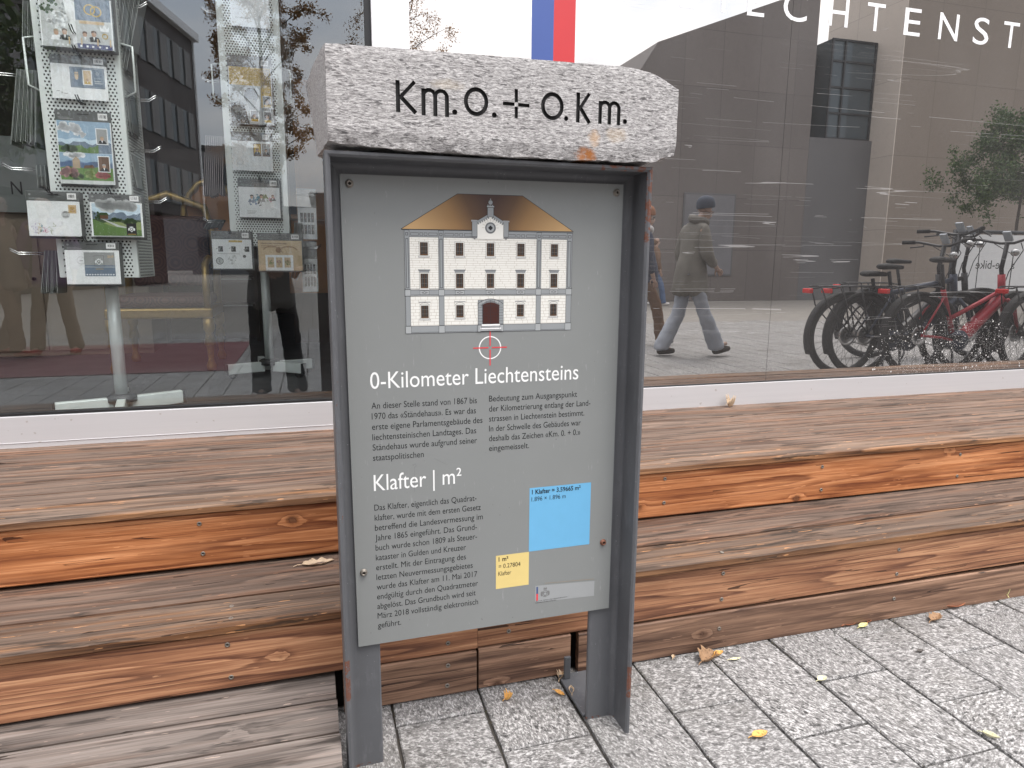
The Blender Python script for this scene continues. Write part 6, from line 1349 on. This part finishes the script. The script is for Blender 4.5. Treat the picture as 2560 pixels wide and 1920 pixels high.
leaf('orange-brown leaf piece lying against the large crumpled leaf', gz(1796, 1642, 0), .036, .5, .3, .6, 'orange', .003, 0, .6, 2)
leaf('narrow olive leaf just right of the large crumpled leaf', gz(1838, 1650, 0), .034, .3, .0, .3, 'pale', 0, 0, .3, 3)
leaf('tiny tan leaf at the board edge between the right post and the large leaf', gz(1683, 1646, 0), .018, .6, .9, .7, 'tan', 0, 0, .6, 4)
leaf('single orange leaf lying flat on the open paving', gz(1899, 1839, 0), .044, .5, .12, .28, 'orange', 0, 0, .2, 5)
leaf('pale yellow leaf caught in a paving joint in the middle of the right paving', gz(2055, 1702, 0), .032, .6, .2, .5, 'pale', 0, 0, .4, 6)
leaf('yellow-green leaf beside the lowest board', gz(2158, 1566, 0), .042, .45, .3, .3, 'yellow', 0, 0, .3, 7)
leaf('reddish leaf half under the lowest board left of the yellow-green leaf', gz(2126, 1563, 0), .046, .35, .1, .4, 'red', 0, 0, .4, 8)
leaf('small rust leaf behind the yellow-green leaf', gz(2172, 1555, 0), .026, .5, .6, .5, 'red', 0, 0, .5, 9)
leaf('long red-brown leaf at the board near the right edge of the picture', gz(2389, 1518, 0), .075, .34, .0, .35, 'red', 0, 0, .5, 10)
leaf('curled brown leaf on the paving in front of the long red-brown leaf', gz(2338, 1549, 0), .066, .5, .4, .35, 'brown', 0, .6, .6, 11)
leaf('yellowish crumpled leaf in the joint at the far right', gz(2507, 1490, 0), .04, .8, 1.2, .9, 'yellow', 0, 1, 1.0, 12)
leaf('cream leaf standing in a joint near the lower right corner', gz(2476, 1846, 0), .034, .45, -.9, .6, 'pale', .002, 0, .8, 13)
leaf('dark shrivelled leaf on the paving', gz(2301, 1630, 0), .022, .6, .0, .4, 'dark', 0, 0, .5, 14)
leaf('crumpled ochre leaf between the two posts of the sign', gz(1271, 1750, 0), .026, .8, .5, .9, 'orange', 0, 1, 1.0, 15)
leaf('tan leaf by the base plate nearest the boards', gz(1402, 1697, 0), .034, .6, 1.0, .8, 'tan', 0, 1, .9, 16)
leaf('orange leaf in the joint beside the base plate', gz(1399, 1737, 0), .03, .45, -1.0, .5, 'orange', 0, 0, .7, 17)
leaf('upright pinkish-tan leaf leaning beside the base plate', gz(1428, 1733, 0), .032, .45, 1.3, .6, 'tan', .003, 0, .7, 18)
p_ = gz(800, 1397, .269); lf_ = leaf('long jagged dry leaf on the lower step left of the sign', (p_.x-.005, 1.73, .268), .082, .42, .1, .3, 'tan', 0, .55, .5, 19)
p_ = at(1822, 1003, 2.47); leaf('curled cream and brown leaf leaning on the white sill', (p_.x, 2.455, .4475), .05, .8, .4, 1.0, 'tan', 0, 1, 1.1, 20)

# crumbs of soil, moss and grit caught in the joints and along the lowest board
t = NT('crumb'); r = t.n('ShaderNodeNewGeometry').outputs['Random Per Island']; M['crumb'] = t.done(t.pbr(t.ramp(r, [(0, (.03, .024, .018)), (.5, (.08, .06, .04)), (.8, (.06, .07, .03)), (1, (.16, .12, .08))]), .95))
cm = MB(); rr = random.Random(31)
def crumb(x, y, z, s_):
    vs = [(x+s_*rr.uniform(.5, 1)*a, y+s_*rr.uniform(.5, 1)*b, z+s_*max(-.3, c)*.7) for a, b, c in ((1, 0, 0), (-1, 0, 0), (0, 1, 0), (0, -1, 0), (0, 0, 1), (0, 0, -1))]
    cm.add(vs, [(0, 2, 4), (2, 1, 4), (1, 3, 4), (3, 0, 4), (2, 0, 5), (1, 2, 5), (3, 1, 5), (0, 3, 5)])
for c in range(-3, 13):
    xj = XJ0+PW*c
    for _ in range(46):
        y = rr.uniform(.75, 1.48) if rr.random() < .7 else 1.48-abs(rr.gauss(0, .06)); crumb(xj+rr.gauss(0, .0016), y, -.002, rr.uniform(.0008, .0026))
for _ in range(520):
    x = rr.uniform(.1, 2.6); crumb(x, YR-.004-abs(rr.gauss(0, .008)), .0008, rr.uniform(.0006, .0022))
for _ in range(90): crumb(.57+rr.uniform(-.06, .1), 1.33+rr.uniform(-.01, .13), .001, rr.uniform(.0006, .002))
tag(cm.build('grit', M['crumb']), kind='stuff')
